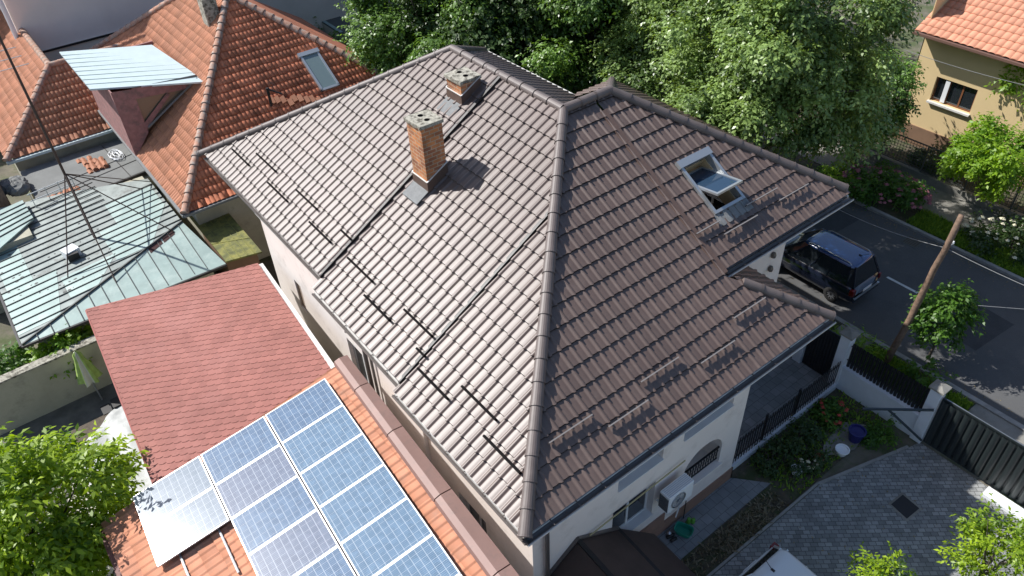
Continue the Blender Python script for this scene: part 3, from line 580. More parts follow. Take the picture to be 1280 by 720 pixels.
# chimneys (parts of the house roof)
def chimney(x0, y0, x1, y1, zt):
    zb = T*x0; m = MB(); m.box((x0, y0, zb-.3), (x1, y1, zt)); c = m.build('chimney', M_brick, house)
    m = MB(); e = .025; zf = lambda x_, h: T*x_+.15+h
    vs = [(x0-e, y0-e, zf(x0, -.2)), (x1+e, y0-e, zf(x1, -.2)), (x1+e, y1+e, zf(x1, -.2)), (x0-e, y1+e, zf(x0, -.2)), (x0-e, y0-e, zf(x0, .34)), (x1+e, y0-e, zf(x1, .34)), (x1+e, y1+e, zf(x1, .34)), (x0-e, y1+e, zf(x0, .34))]
    m.add(vs, [(0, 1, 5, 4), (1, 2, 6, 5), (2, 3, 7, 6), (3, 0, 4, 7), (4, 5, 6, 7)]); m.build('flashing', M_flash, c)
    m = MB(); b = [Vector(v) for v in vs[4:]]
    for i in range(4): m.bar(b[i]+Vector((0, 0, .01)), b[(i+1) % 4]+Vector((0, 0, .01)), .03, .025)
    m.build('flashing_rim', M_trimw, c)
    m = MB(); m.obox((x0-.42, y0-.02, zL(x0-.42)+.20), (.42, 0, T*.42), (0, y1-y0+.04, 0), (0, 0, .03)); m.build('apron', M_lead, c)
    # concrete cap with two flue holes, slightly uneven
    rs = random.Random(int(x0*10)); xc, yc = (x0+x1)/2, (y0+y1)/2; o = .04; m = MB(); zt2 = zt+.08
    hs = [(xc, yc+(y1-y0)*.22, .075), (xc, yc-(y1-y0)*.22, .075)]; bm = bmesh.new()
    J = lambda: rs.uniform(-.02, .02)
    cor = []
    for (ax, ay, bx, by) in [(x0-o, y0-o, x1+o, y0-o), (x1+o, y0-o, x1+o, y1+o), (x1+o, y1+o, x0-o, y1+o), (x0-o, y1+o, x0-o, y0-o)]:
        for k in range(5): cor.append((ax+(bx-ax)*k/5+J(), ay+(by-ay)*k/5+J()))
    outv = [bm.verts.new((a, b_, zt2+J()*.6)) for a, b_ in cor]; eds = [bm.edges.new((outv[i], outv[(i+1) % 20])) for i in range(20)]
    for hx, hy, hr in hs:
        hv = [bm.verts.new((hx+hr*math.cos(i*math.pi/6), hy+hr*math.sin(i*math.pi/6), zt2+.015)) for i in range(12)]; eds += [bm.edges.new((hv[i], hv[(i+1) % 12])) for i in range(12)]
    bmesh.ops.triangle_fill(bm, use_beauty=True, edges=eds); me = bpy.data.meshes.new('cap'); bm.to_mesh(me); bm.free(); m.add([v.co for v in me.vertices], [tuple(p.vertices) for p in me.polygons]); bpy.data.meshes.remove(me)
    n0 = len(cor)
    for i in range(n0): a, b_ = cor[i], cor[(i+1) % n0]; m.face([(a[0], a[1], zt-.01), (b_[0], b_[1], zt-.01), (b_[0], b_[1], zt2+.005), (a[0], a[1], zt2+.005)])
    m.build('chimney_cap', M_conc, c)
    for hx, hy, hr in hs: m = MB(); m.lathe((hx, hy, zt2-.3), [(0, .2), (hr, .2), (hr+.001, .318)], 12); m.build('flue', M_soot_dark, c)
    return c
chimney(3.62, 8.60, 4.26, 9.30, 4.18)
c2 = chimney(5.80, 9.96, 6.44, 10.66, 4.24)
c2['label'] = 'short brick chimney near the ridge'
# skylight with the sash tilted open
sky = tag(MB().build('skylight', M_alu, house) if False else bpy.data.objects.new('skylight', None))
col.objects.link(sky); sky.parent = house; sky.location = Vector((SX0, SY0, T*SY0))-house.location
sw, sh = SX1-SX0, (SY1-SY0)*CS
def sp(u, v, n): return Vector((SX0, SY0, T*SY0))+Vector((1, 0, 0))*u+VR*v+nR*n
m = MB(); fw_ = .085
def sb(m, u0, v0, n0, u1, v1, n1): m.obox(sp(u0, v0, n0), Vector((u1-u0, 0, 0)), VR*(v1-v0), nR*(n1-n0))
sb(m, 0, 0, -.1, fw_, sh, .13); sb(m, sw-fw_, 0, -.1, sw, sh, .13); sb(m, fw_, 0, -.1, sw-fw_, fw_, .12); sb(m, -.03, sh-.2, .02, sw+.03, sh+.02, .17)
m.build('frame', M_alu, sky)
m = MB(); sb(m, fw_, fw_, -.55, fw_+.02, sh-.15, -.1); sb(m, sw-fw_-.02, fw_, -.55, sw-fw_, sh-.15, -.1); sb(m, fw_, fw_, -.55, sw-fw_, fw_+.02, -.1); sb(m, fw_, sh-.2, -.55, sw-fw_, sh-.18, -.1); m.build('lining', M_wood, sky)
m = MB(); sb(m, fw_, fw_, -1.2, sw-fw_, sh-.15, -1.18); m.build('dark_room', M_soot_dark, sky)  # unlit room below the opening, painted as a black sheet
m = MB(); sb(m, -.06, -.34, .055, sw+.06, .0, .075); 
for k in range(5): sb(m, .02+k*.235, -.36, .07, .12+k*.235, -.01, .095)
m.build('apron', M_lead, sky)
sash = bpy.data.objects.new('sash', None); col.objects.link(sash); sash.parent = sky
piv = sp(sw/2, sh*.52, .06); ang = R(38)
u_ = Vector((1, 0, 0)); v_ = (Matrix.Rotation(-ang, 3, 'X')@VR) ; n_ = u_.cross(v_)
def sq(u, v, n): return piv+u_*u+v_*v+n_*n
def sbb(m, u0, v0, n0, u1, v1, n1): m.obox(sq(u0, v0, n0), u_*(u1-u0), v_*(v1-v0), n_*(n1-n0))
hw, hv = sw/2-fw_-.01, sh/2-.16
m = MB(); e = .07
sbb(m, -hw, -hv, -.03, hw, -hv+e, .03); sbb(m, -hw, hv-e, -.03, hw, hv, .03); sbb(m, -hw, -hv+e, -.03, -hw+e, hv-e, .03); sbb(m, hw-e, -hv+e, -.03, hw, hv-e, .03); m.build('sash_frame', M_alu, sky)
m = MB(); sbb(m, -hw+e, -hv+e, -.008, hw-e, hv-e, .008); m.build('pane', M_skyreflect, sky)
bpy.data.objects.remove(sash)
# entrance canopy on the front wall
can = []
K = lambda x_, y_, z_: (x_, y_, z_)
A1, A2, A3 = K(.75, .69, -3.9), K(2.05, .69, -3.02), K(3.45, .69, -3.95)
B1, B2, B3 = K(.75, -1.5, -4.1), K(2.05, -1.5, -3.22), K(3.45, -1.5, -4.15)
m = MB(); slab(m, [A1, A2, B2, B1], .06); slab(m, [A2, A3, B3, B2], .06); slab(m, [A3, K(4.6, .4, -5.0), K(4.6, -1.5, -5.1), B3], .06); m.build('canopy', M_canopy, house)
m = MB(); m.bar(Vector(A1)+Vector((0, -.02, .06)), Vector(A2)+Vector((0, -.02, .06)), .1, .05); m.bar(Vector(A2)+Vector((0, -.02, .06)), Vector(A3)+Vector((0, -.02, .06)), .1, .05); m.build('canopy_flashing', M_gut, house)
m = MB(); m.bar(A2, B2, .12, .06); m.bar(B1, B2, .08, .1); m.bar(B2, B3, .08, .1); m.bar(A3, B3, .09, .05); m.build('canopy_trim', M_dark, house)

# AC unit on the front wall
ac = thing('air_conditioner', (5.45, .3, -3.86), 'white outdoor air conditioner unit on the shaded pale front wall beside the arch', 'air conditioner')
m = MB(); m.box((5.02, .18, -3.86), (5.95, .52, -3.2)); m.build('casing', M_white, ac, bevel=.02)
m = MB(); m.lathe((0, 0, 0), [(.24, 0), (.26, .0), (.26, .03), (.24, .03)], 24)
for k in range(5): m.lathe((0, 0, .012), [(.04+k*.045, 0), (.046+k*.045, 0), (.046+k*.045, .01)], 20)
for k in range(8): a = k*math.pi/8; m.bar((-.25*math.cos(a), -.25*math.sin(a), .015), (.25*math.cos(a), .25*math.sin(a), .015), .006, .006)
m.v = [(5.38+x_, .18-z_, -3.53+y_) for x_, y_, z_ in m.v]; m.build('fan_grille', M_rim, ac)
m = MB()
for k in range(9): m.box((5.005, .2+k*.035, -3.8), (5.019, .215+k*.035, -3.27))
m.build('side_louvre', M_dark, ac)
m = MB()
for k in range(6): m.box((5.06, .21+k*.05, -3.199), (5.92, .225+k*.05, -3.190))
m.build('top_rib', mat('ac_rib', (.5, .52, .55), .4), ac)
for x_ in (5.15, 5.75): m = MB(); m.box((x_, .2, -3.95), (x_+.05, .70, -3.88)); m.build('bracket', M_white, ac)
m = MB(); m.tube([(5.9, .5, -3.8), (6.05, .55, -4.2), (6.1, .6, -4.9), (6.0, .6, -5.4)], .02, 6); m.build('hose', M_white, ac)
ac.location += Vector((-.28, 0, -.12))
# ================================================================== GARAGE WITH SOLAR PANELS
garage = thing('garage', (-3.6, 4, GZ), 'low annexe with orange clay tile roof under the solar panels, beside the white wall', 'garage')
gs = .165; gz = lambda x_: -1.42+gs*(x_+.7)
tiles('tile_roof', [[(-6.85, -4, gz(-6.85)), (-.90, -4, gz(-.9)), (-.24, 7.95, gz(-.24)), (-6.85, 7.95, gz(-6.85))]], (-6.85, 8, gz(-6.85)), (0, -1, 0), (1, 0, gs), .235, .40, .035, .022, M_clay3, garage, prof='flat', jitter=.006, res=10)
m = MB(); slab(m, [(-6.85, -4, gz(-6.85)), (-.9, -4, gz(-.9)), (-.24, 7.95, gz(-.24)), (-6.85, 7.95, gz(-6.85))], .12); m.build('roof_deck', M_clay3, garage)
m = MB(); m.box((-6.6, -4, GZ), (-.7, 7.8, gz(-6.85)-.13)); m.add([(xx+sk, yy, zz) for zz in (GZ, -1.34) for (xx, yy, sk) in ((-.26, 8.0, 0), (.10, 8.0, 0), (-.52, -4, 0), (-.90, -4, 0))], [(0, 1, 2, 3), (4, 5, 6, 7), (0, 1, 5, 4), (1, 2, 6, 5), (2, 3, 7, 6), (3, 0, 4, 7)]); m.build('wall', M_wall, garage)
m = MB()
for y0, y1 in [(-4, .28), (.31, 2.62), (2.65, 4.92), (4.95, 6.75), (6.78, 8.05)]:
    k0, k1 = -.057*(7.9-y0), -.045*(7.9-y0); j0, j1 = -.057*(7.9-y1), -.045*(7.9-y1)
    m.add([(-.29+k0, y0, -1.30), (-.25+k0, y0, -1.20), (-.10+k0, y0, -1.16), (.14+k1, y0, -1.20), (.14+k1, y0, -1.34), (-.29+j0, y1, -1.30), (-.25+j0, y1, -1.20), (-.10+j0, y1, -1.16), (.14+j1, y1, -1.20), (.14+j1, y1, -1.34)], [(0, 1, 6, 5), (1, 2, 7, 6), (2, 3, 8, 7), (3, 4, 9, 8), (0, 4, 3, 2, 1), (5, 6, 7, 8, 9)])
m.build('parapet_flashing', mat('parapet_brown_sheet', (.235, .145, .125), .55, metal=.1, var=.10, vscale=1.5, stain=(.19, .125, .11), sscale=3, smin=.5, smax=.7), garage)
m = MB(); m.box((-6.97, -4, gz(-6.9)-.12), (-6.85, 7.95, gz(-6.9)+.02)); m.build('gutter', mat('red_brown_gutter', (.14, .04, .03), .5), garage)
# solar panels
def cellmat(name, ca, cb, line):
    m = bpy.data.materials.new(name); m.use_nodes = True; n = m.node_tree; L = n.links; b = n.nodes['Principled BSDF']; b.inputs['Roughness'].default_value = .16; b.inputs['Specular IOR Level'].default_value = .6
    tc = n.nodes.new('ShaderNodeTexCoord'); s = n.nodes.new('ShaderNodeSeparateXYZ'); L.new(tc.outputs['Object'], s.inputs[0])
    def math_(op, a, b_=None, c=None):
        x = n.nodes.new('ShaderNodeMath'); x.operation = op
        for i, v in enumerate((a, b_, c)):
            if v is None: continue
            if hasattr(v, 'is_linked'): L.new(v, x.inputs[i])
            else: x.inputs[i].default_value = v
        return x.outputs[0]
    def lines(src, off, per, wd):
        f = math_('FRACT', math_('MULTIPLY', math_('ADD', src, off), 1/per)); d = math_('ABSOLUTE', math_('SUBTRACT', f, .5))
        return math_('GREATER_THAN', d, .5-wd/per/2)
    gx = lines(s.outputs[0], 5.0-.055, .1628, .008); gy = lines(s.outputs[1], 5.0+.0, .176, .008)
    bus = lines(s.outputs[1], 5.0, .044, .006)
    sl_ = math_('MAXIMUM', gx, gy); sl2 = math_('MAXIMUM', sl_, math_('MULTIPLY', bus, .55))
    v = n.nodes.new('ShaderNodeTexVoronoi'); v.inputs['Scale'].default_value = 6.2; L.new(tc.outputs['Object'], v.inputs[0])
    sv = n.nodes.new('ShaderNodeSeparateColor'); L.new(v.outputs['Color'], sv.inputs[0])
    x = n.nodes.new('ShaderNodeMix'); x.data_type = 'RGBA'; L.new(sv.outputs[0], x.inputs[0]); x.inputs[6].default_value = (*ca, 1); x.inputs[7].default_value = (*cb, 1)
    y = n.nodes.new('ShaderNodeMix'); y.data_type = 'RGBA'; L.new(sl2, y.inputs[0]); L.new(x.outputs[2], y.inputs[6]); y.inputs[7].default_value = (*line, 1)
    L.new(y.outputs[2], b.inputs['Base Color']); return m
PC = {'b': cellmat('blue_cells', (.090, .155, .235), (.12, .20, .295), (.44, .49, .53)), 'd': cellmat('deep_blue_cells', (.078, .13, .21), (.105, .17, .265), (.42, .47, .52)),
      'v': cellmat('violet_grey_cells', (.12, .145, .205), (.15, .18, .245), (.46, .49, .54)), 'g': cellmat('grey_cells', (.155, .195, .24), (.19, .23, .28), (.46, .50, .54))}
PWX, PWY = 1.76, 1.135
ang_ = R(1.6); ux = Vector((math.cos(ang_), -math.sin(ang_)*0-.0, gs*math.cos(ang_))); uyd = Vector((-.052, -1, 0)).normalized()
pn = {}
def panel_src(ck, label):
    t = thing('solar_panel', (0, 0, 0), label, 'solar panel', 'solar panels on the orange tile roof')
    m = MB(); e = .028; h = .045
    m.box((0, 0, 0), (PWX, e, h)); m.box((0, PWY-e, 0), (PWX, PWY, h)); m.box((0, e, 0), (e, PWY-e, h)); m.box((PWX-e, e, 0), (PWX, PWY-e, h)); m.build('frame', M_pfr, t, local=True)
    m = MB(); m.box((e, e, .012), (PWX-e, PWY-e, h-.006)); m.build('cell_sheet', PC[ck], t, local=True); return t
M_pfr = mat('panel_frame', (.66, .68, .70), .35, metal=.3)
names = {'b': 'bright blue', 'd': 'deep blue', 'v': 'violet grey', 'g': 'pale grey'}
ordw = ['topmost', 'second', 'third', 'fourth', 'fifth', 'sixth', 'seventh', 'eighth']; cw = ['right', 'middle', 'left']
src = {}
layout = {0: 'dbbbbbbb', 1: 'dvdvdbvb', 2: 'gg'}
p00 = Vector((-.72, 7.68, gz(-.7)+.16))
nz = Vector((1, 0, gs)).normalized().cross(Vector((0, 1, 0)))
for c_ in range(3):
    for r_ in range(len(layout[c_])):
        k = layout[c_][r_]; lab = '%s solar panel, %s from the top edge of the %s column of panels' % (names[k], ordw[r_], cw[c_])
        if k not in src: src[k] = t = panel_src(k, lab)
        else: t = copy_tree(src[k]); t['label'] = lab
        X = Vector((1, -.058, gs)).normalized(); Y = Vector((.060, 1, 0)); Z = X.cross(Y).normalized(); Y = Z.cross(X)
        pos = p00-X*((PWX+.035)*(c_+1)-.035)-Y*((PWY+.015)*(r_+1))
        Mx = Matrix((X, Y, Z)).transposed().to_4x4(); t.rotation_euler = Mx.to_euler(); t.location = pos
def rail(x_, y0, y1):
    m = MB(); a = Vector((x_, y0, gz(x_)+.10)); b = Vector((x_+(y1-y0)*.052, y1, gz(x_)+.10)); m.bar(a, b, .045, .05); m.bar(a+Vector((0, 0, .028)), b+Vector((0, 0, .028)), .02, .012); return m.build('mounting_rail', M_alu)
for x_, lb in [(-5.75, 'aluminium mounting rail sticking out below the leftmost column of panels'), (-4.75, 'aluminium mounting rail between the left panels and the middle column')]:
    tag(rail(x_, 4.3 if x_ > -5 else 3.4, 7.9), lb, 'rail', 'solar panel rails')
for k in range(6): # clamps along the top edge
    pass
m = MB()
# ================================================================== SHINGLE ROOF ANNEXE
shed = thing('annexe', (-2.6, 12, GZ), 'low annexe with a flat-pitched red shingle roof between garage and green metal roofs', 'annexe')
q00, q10, q11, q01 = at(195, 611, -2.16), Vector((-.36, 7.80, -1.53)), Vector((.03, 13.85, -1.5)), Vector((-4.96, 15.95, -2.0))
m = MB(); slab(m, [q00, q10, q11, q01], .10); m.build('roof_deck', mat('shingle_joint', (.15, .06, .05), .9), shed)
m = MB(); bm = bmesh.new(); tl = bm.faces.layers.float.new('tint'); wdt, hgt = .24, .18; rs = random.Random(3)
Nn = (q10-q00).cross(q01-q00).normalized(); Uu = Vector((0, -1, 0)); Uu = (Uu-Nn*Uu.dot(Nn)).normalized(); Vv = Nn.cross(Uu).normalized(); Vv = Vv if Vv.x > 0 else -Vv
O_ = Vector((-5.9, 16.4, -2.0)); O_ = O_-Nn*((O_-q00).dot(Nn))
for r_ in range(int(6.6/hgt)):
    for c_ in range(int(9.2/wdt)+1):
        u0 = c_*wdt+(wdt/2 if r_ % 2 else 0); v0 = r_*hgt; tt = rs.random()
        pr = [(0, .48, .013), (.24, 0, .019), (.76, 0, .019), (1, .48, .013), (1, 1.5, .002), (0, 1.5, .002)]; gp = .022
        vs = [bm.verts.new(O_+Uu*(u0+gp/2+(wdt-gp)*a)+Vv*(v0+hgt*b_)+Nn*c__) for a, b_, c__ in pr]; f = bm.faces.new(vs); f[tl] = tt
        vs2 = [bm.verts.new(v.co-Nn*.017) for v in vs[:4]]
        for i in range(3): f = bm.faces.new((vs2[i], vs2[i+1], vs[i+1], vs[i])); f[tl] = 0
for a, b_ in [(q00, q10), (q10, q11), (q11, q01), (q01, q00)]:
    bmesh.ops.bisect_plane(bm, geom=bm.verts[:]+bm.edges[:]+bm.faces[:], plane_co=a, plane_no=(b_-a).cross(Nn), clear_outer=True)
me = bpy.data.meshes.new('shingles'); bm.to_mesh(me); bm.free(); finish(me, 'shingles', M_shin, shed, False, False)
m = MB(); m.bar(q10+Vector((.06, 0, .0)), q11+Vector((.06, 0, .0)), .14, .05); m.build('edge_gutter', M_trimw, shed)
m = MB(); m.bar(q11+Vector((0, .02, -.05)), q01+Vector((0, .02, -.05)), .05, .14); m.bar(q01+Vector((-.02, 0, -.05)), q00+Vector((-.02, 0, -.05)), .04, .14); m.build('fascia', mat('shed_fascia', (.30, .09, .07), .7), shed)
m = MB(); m.box((-4.9, 8.0, GZ), (-.35, 13.4, -2.15)); m.build('wall', M_cream, shed)

# ================================================================== OLD HOUSE WITH CLAY TILES
old = thing('old_house', (2, 25, GZ), 'old house with weathered orange clay tile hip roof and a tin-roofed dormer', 'house')
AP = tuple(at(285, -4, 2.25)); C1 = (-.52, 19.85, -2.4); s1 = (AP[2]+2.4)/(AP[1]-19.85); s2 = (AP[2]+2.4)/(AP[0]+.52)
_f = on(483, 97, (0, -s1, 1), C1); _k = (19.85-AP[1])/(_f.y-AP[1]); C2 = (AP[0]+(_f.x-AP[0])*_k, 19.85, -2.4)
_g, _h = on(125, 60, (-s2, 0, 1), C1), on(220, 0, (-s2, 0, 1), C1); _e = (_h-_g)/(_h.x-_g.x); C3 = tuple(_g+_e*(-.52-_g.x)); PP = tuple(_g+_e*(AP[0]-_g.x)); PP = (AP[0], PP[1], AP[2])
C3 = (-.52, C3[1], -2.4)
tiles('tile_roof', [[C1, C2, AP]], C1, (1, 0, 0), (0, 1, s1), .175, .37, .042, .04, M_clay, old, prof='clay', jitter=.014, res=5)
tiles('tile_roof', [[C1, AP, PP, C3]], C1, (0, 1, 0), (1, 0, s2), .175, .37, .042, .035, M_clay2, old, prof='clay', jitter=.012, res=5)
m = MB(); m.face([AP, C2, (C2[0], PP[1]+5, -2.4), PP]); m.face([PP, (C2[0], PP[1]+5, -2.4), C3]); m.build('back_slope', M_clay, old)
dn = Vector((0, 0, .03)); m = MB(); m.face([Vector(C1)-dn, Vector(C2)-dn, Vector(AP)-dn]); m.face([Vector(C1)-dn, Vector(AP)-dn, Vector(PP)-dn, Vector(C3)-dn]); m.build('roof_underlay', M_seam, old)
for p, q in [(C1, AP), (C2, AP), (AP, PP), (C3, PP)]: caps('hip_cap' if p is not AP else 'ridge_cap', Vector(p)+dn, Vector(q)+dn*2, .13, M_claycap, old, seg=.42, lift=.05, flare=.03)
m = MB(); m.box((-.1, 20.3, GZ), (11.2, 33.5, -2.45)); m.build('wall', M_cream, old)
m = MB(); m.bar((-.6, 19.78, -2.42), (11.6, 19.78, -2.42), .12, .1); m.bar((-.6, 19.78, -2.42), (-.6, 37, -2.42), .12, .1); m.build('gutter', M_lead, old)
# roof window on the front slope
nF = Vector((0, -s1, 1)).normalized(); VF = Vector((0, 1, s1)).normalized(); _q = [on(*p_, (0, -s1, 1), C1) for p_ in ((402, 117), (425, 110), (398, 67), (378, 72))]; o_ = Vector((min(_q[0].x, _q[3].x), _q[0].y, _q[0].z)); RWW = _q[1].x-_q[0].x; RWL = (_q[3]-_q[0]).length; m = MB()
def ob(m, u0, v0, n0, u1, v1, n1): m.obox(o_+Vector((u0, 0, 0))+VF*v0+nF*n0, (u1-u0, 0, 0), VF*(v1-v0), nF*(n1-n0))
ob(m, 0, 0, 0, .09, RWL, .2); ob(m, RWW-.09, 0, 0, RWW, RWL, .2); ob(m, 0, 0, 0, RWW, .1, .2); ob(m, -.05, RWL-.1, 0, RWW+.05, RWL+.1, .23); rw = m.build('roof_window', M_alu, old)
m = MB(); ob(m, .09, .1, .1, RWW-.09, RWL-.1, .17); m.build('pane', glassmat('grey_green_glass', (.14, .19, .19), .12), rw)
# slipped and heaped tiles on the slope
m = MB(); rs = random.Random(5)
_q = on(340, 134, (0, -s1, 1), C1)
for k in range(9): b_ = _q+Vector((k*.22, -k*.06, -s1*k*.06)); m.obox(b_+nF*.1+VF*rs.uniform(-.1, .1), (.2, .04*rs.uniform(-1, 1), .03), VF*.32, nF*.05)
m.build('loose_tile', M_clay2, old)
m = MB(); _z = Vector((0, 0, 1)); m.tube([_q, _q+_z*.85], .06, 7); m.tube([_q+_z*.82, _q+Vector((.45, -.3, .55))], .04, 7); m.build('vent_pipe', M_dark, old)
# dormer
dz0 = .55
dor = [(-1.17, 26.2), (-1.17, 31.1), (2.4, 30.0), (2.87, 24.6)]
zd = lambda x_: .55-.10*(x_+1.17)
m = MB(); slab(m, [(x_, y_, zd(x_)+.05) for x_, y_ in dor], .07); dr = m.build('dormer', M_blue, old)
m = MB()
for k in range(1, 9):
    f_ = k/9; a = Vector((-1.17, 26.2+4.9*f_, zd(-1.17)+.06)); b_ = Vector((2.87-.47*f_, 24.6+5.4*f_, zd(2.87)+.06)); m.bar(a, b_, .02, .02)
m.build('roof_seam', M_zinc, dr)
m = MB(); X0, Y0 = -.55, 25.55
m.face([(X0, Y0, -2.4), (X0+.75, Y0-.1, -1.5), (X0+.75, Y0-.1, zd(X0+.75)), (X0, Y0, zd(X0))])
m.face([(X0+.75, Y0-.1, zd(0)-.45), (2.75, Y0-.4, zd(2.7)-.32), (2.75, Y0-.4, zd(2.7)), (X0+.75, Y0-.1, zd(0))])
m.face([(X0+.75, Y0-.1, -1.35), (1.5, Y0-.2, -.2), (1.4, Y0-.2, -.1), (X0+.75, Y0-.1, -1.05)])
m.box((X0-.05, Y0, -2.5), (X0, 30.8, zd(X0)-.02)); m.box((X0, 30.6, -2.5), (2.6, 30.7, zd(2.6))); m.build('dormer_wall', M_pink, dr)
m = MB(); m.face([(X0+.75, Y0, -1.5), (2.75, Y0-.25, .3), (2.75, Y0-.3, zd(2.7)), (X0+.75, Y0, zd(0))]); m.build('pane', glassmat('old_dusty_glass', (.10, .085, .06), .35), dr)
m = MB(); m.bar((X0+.8, Y0-.12, -1.3), (2.7, Y0-.42, .22), .05, .06); m.bar((X0+.75, Y0-.14, -1.3), (X0+.75, Y0-.14, zd(.2)), .07, .05); m.build('window_bar', M_clay3 if False else M_lead, dr)
# old chimney stub near the peak
_c = at(262, 14, 1.9); m = MB(); m.box((_c.x-.3, _c.y-.3, 0), (_c.x+.3, _c.y+.3, 2.5)); m.build('chimney', M_conc, old)
# roof of the wing behind, hipped
wing = thing('tiled_wing', (-3, 33, GZ), 'lower wing with old orange clay tiles and hipped end behind the flat grey roof', 'house')
W1, W2, WA, WB = (-4.94, 30.2, -3.0), (2.5, 30.2, -3.0), (-2.1, 34.9, -.1), (3.0, 34.9, -.1)
qa = on(62, 83, (0, -.62, 1), (0, 30.2, -3)); qb = on(95, 74, (0, -.62, 1), (0, 30.2, -3))
tiles('tile_roof', [[W1, W2, (qb.x+3.5, qb.y, qb.z), tuple(qa)]], W1, (1, 0, 0), (0, 1, .62), .18, .40, .042, .04, M_clay2, wing, prof='clay', jitter=.013, res=5)
wd_ = Vector((0, 1, 0)); hh_ = (qa.z+3)/(qa.x+4.94) if qa.x > -4.8 else .62
tiles('tile_roof', [[W1, tuple(qa), (qa.x, 45, qa.z), (-4.94, 48, -3.0)]], W1, (0, 1, 0), (1, 0, hh_), .18, .40, .042, .04, M_clay2, wing, prof='clay', jitter=.013, res=5)
caps('hip_cap', W1, tuple(qa), .14, M_claycap, wing, seg=.42, lift=.05, flare=.03); caps('ridge_cap', tuple(qa), (qb.x+3.5, qb.y, qb.z), .14, M_claycap, wing, seg=.42, lift=.05)
caps('ridge_cap', tuple(qa), (qa.x, 45, qa.z), .14, M_claycap, wing, seg=.42, lift=.05)
m = MB(); m.box((-4.7, 30.5, GZ), (2.3, 44, -3.05)); m.build('wall', M_cream, wing)
m = MB(); m.bar((-5, 30.12, -3.05), (1.2, 30.12, -3.05), .16, .12); m.build('gutter', M_blue, wing)
# big grey building behind
m = MB(); big = thing('tall_building', (4, 46, GZ), 'tall plain building with a bare grey rendered wall behind the clay roofs', 'building')
m.box((-1.75, 39.5, -2.0), (40, 60, 9)); m.build('wall', M_greyw, big)
m = MB(); m.box((-1.75, 39.25, GZ), (40, 60, -2.0)); m.build('lower_wall', mat('grey_render_lower', (.76, .67, .58), .95, var=.08, vscale=.7), big)
m = MB(); m.tube([(-1.9, 39.3, 9), (-1.9, 39.3, GZ)], .12, 8); m.build('downpipe', M_white, big)
m = MB(); m.bar((-1.75, 39.2, -1.97), (22, 39.2, -1.97), .06, .10); m.build('ledge', M_dark, big)
m = MB(); nb2 = thing('neighbouring_building', (-8, 46, GZ), 'dark building with a brown doorway at the upper left edge', 'building')
m.box((-25, 44, GZ), (-2.2, 58, 2)); m.build('wall', M_greyw, nb2); m = MB(); m.box((-6, 43.96, GZ), (-3.4, 44, -1.6)); m.build('doorway', M_brn, nb2); m = MB(); m.box((-12, 43.3, 1.9), (-2.1, 44.2, 2.1)); m.build('eave_board', M_white, nb2)

# ================================================================== GREEN SHEET METAL ROOF AND FLAT ROOF
grn = thing('metal_roofed_house', (-3.8, 21, GZ), 'low house with pale green standing-seam metal roof, patched and stained', 'house')
G0, G1, G2, G3, GH = Vector((-7.1, 17.7, -3.5)), Vector((-.2, 17.5, -3.5)), Vector((-.62, 24.6, -3.02)), Vector((-7.1, 27.6, -3.5)), Vector((-.63, 20.45, -3.0))
ms_ = MB(); ms_.face([G0, GH, G2, Vector((-3.5, 26.2, -3.25)), G3]); ms_.build('roof_slope', M_zinc2, grn)
ms_ = MB(); ms_.face([G0, G1, GH]); ms_.build('roof_slope', M_zinc, grn)
# newer sheets laid over the worn slope: strips between seams
def onA(x_, y_):
    n_ = (GH-G0).cross(G3-G0).normalized(); return Vector((x_, y_, G0.z-(n_.x*(x_-G0.x)+n_.y*(y_-G0.y))/n_.z))
m = MB(); y_ = 18.1
k = 0
while y_ < 26.5:
    xs = -7.1+max(0, (y_-17.7))*0; xs0 = G0.x; xh = G0.x+(min(y_, 20.45)-17.7)/(20.45-17.7)*(GH.x-G0.x) if y_ < 20.45 else GH.x-.02
    if y_ < 20.45: m.bar(onA(xs0, y_)+Vector((0, 0, .02)), onA(xh, y_)+Vector((0, 0, .02)), .025, .045)
    else: m.bar(onA(xs0, y_)+Vector((0, 0, .02)), onA(GH.x if y_ < 24.3 else -2.5, y_)+Vector((0, 0, .02)), .025, .045)
    y_ += .42; k += 1
m.build('seam', M_seam, grn)
m = MB()
for x0_, x1_, y0_, y1_ in [(-7.08, -5.2, 18.3, 21.0), (-5.2, -3.2, 18.9, 20.4), (-3.3, -.7, 19.9, 22.2), (-2.6, -.75, 22.2, 23.9), (-6.9, -6.0, 21.0, 24.5)]:
    x1c = min(x1_, G0.x+(y0_-17.7)/(2.75)*6.4); m.face([onA(x0_, y0_)+Vector((0, 0, .008)), onA(x1c, y0_)+Vector((0, 0, .008)), onA(x1_, y1_)+Vector((0, 0, .008)), onA(x0_, y1_)+Vector((0, 0, .008))])
m.build('newer_sheet', M_zinc, grn)
m = MB(); m.bar(G0+Vector((0, 0, .03)), GH+Vector((0, 0, .03)), .05, .06)
x_ = -6.6
while x_ < -.4:
    t_ = (x_-G0.x)/(GH.x-G0.x); a = Vector((x_, 17.62, -3.48)); b_ = G0.lerp(GH, min(t_, 1))+Vector((0, 0, .02)); m.bar(a, b_ if t_ < 1 else Vector((x_, 20, -3.05)), .02, .04); x_ += .48
m.build('seam', M_seam, grn)
n_ = (G1-G0).cross(GH-G0).normalized()
onB = lambda x_, y_: Vector((x_, y_, G0.z-(n_.x*(x_-G0.x)+n_.y*(y_-G0.y))/n_.z))
m = MB()
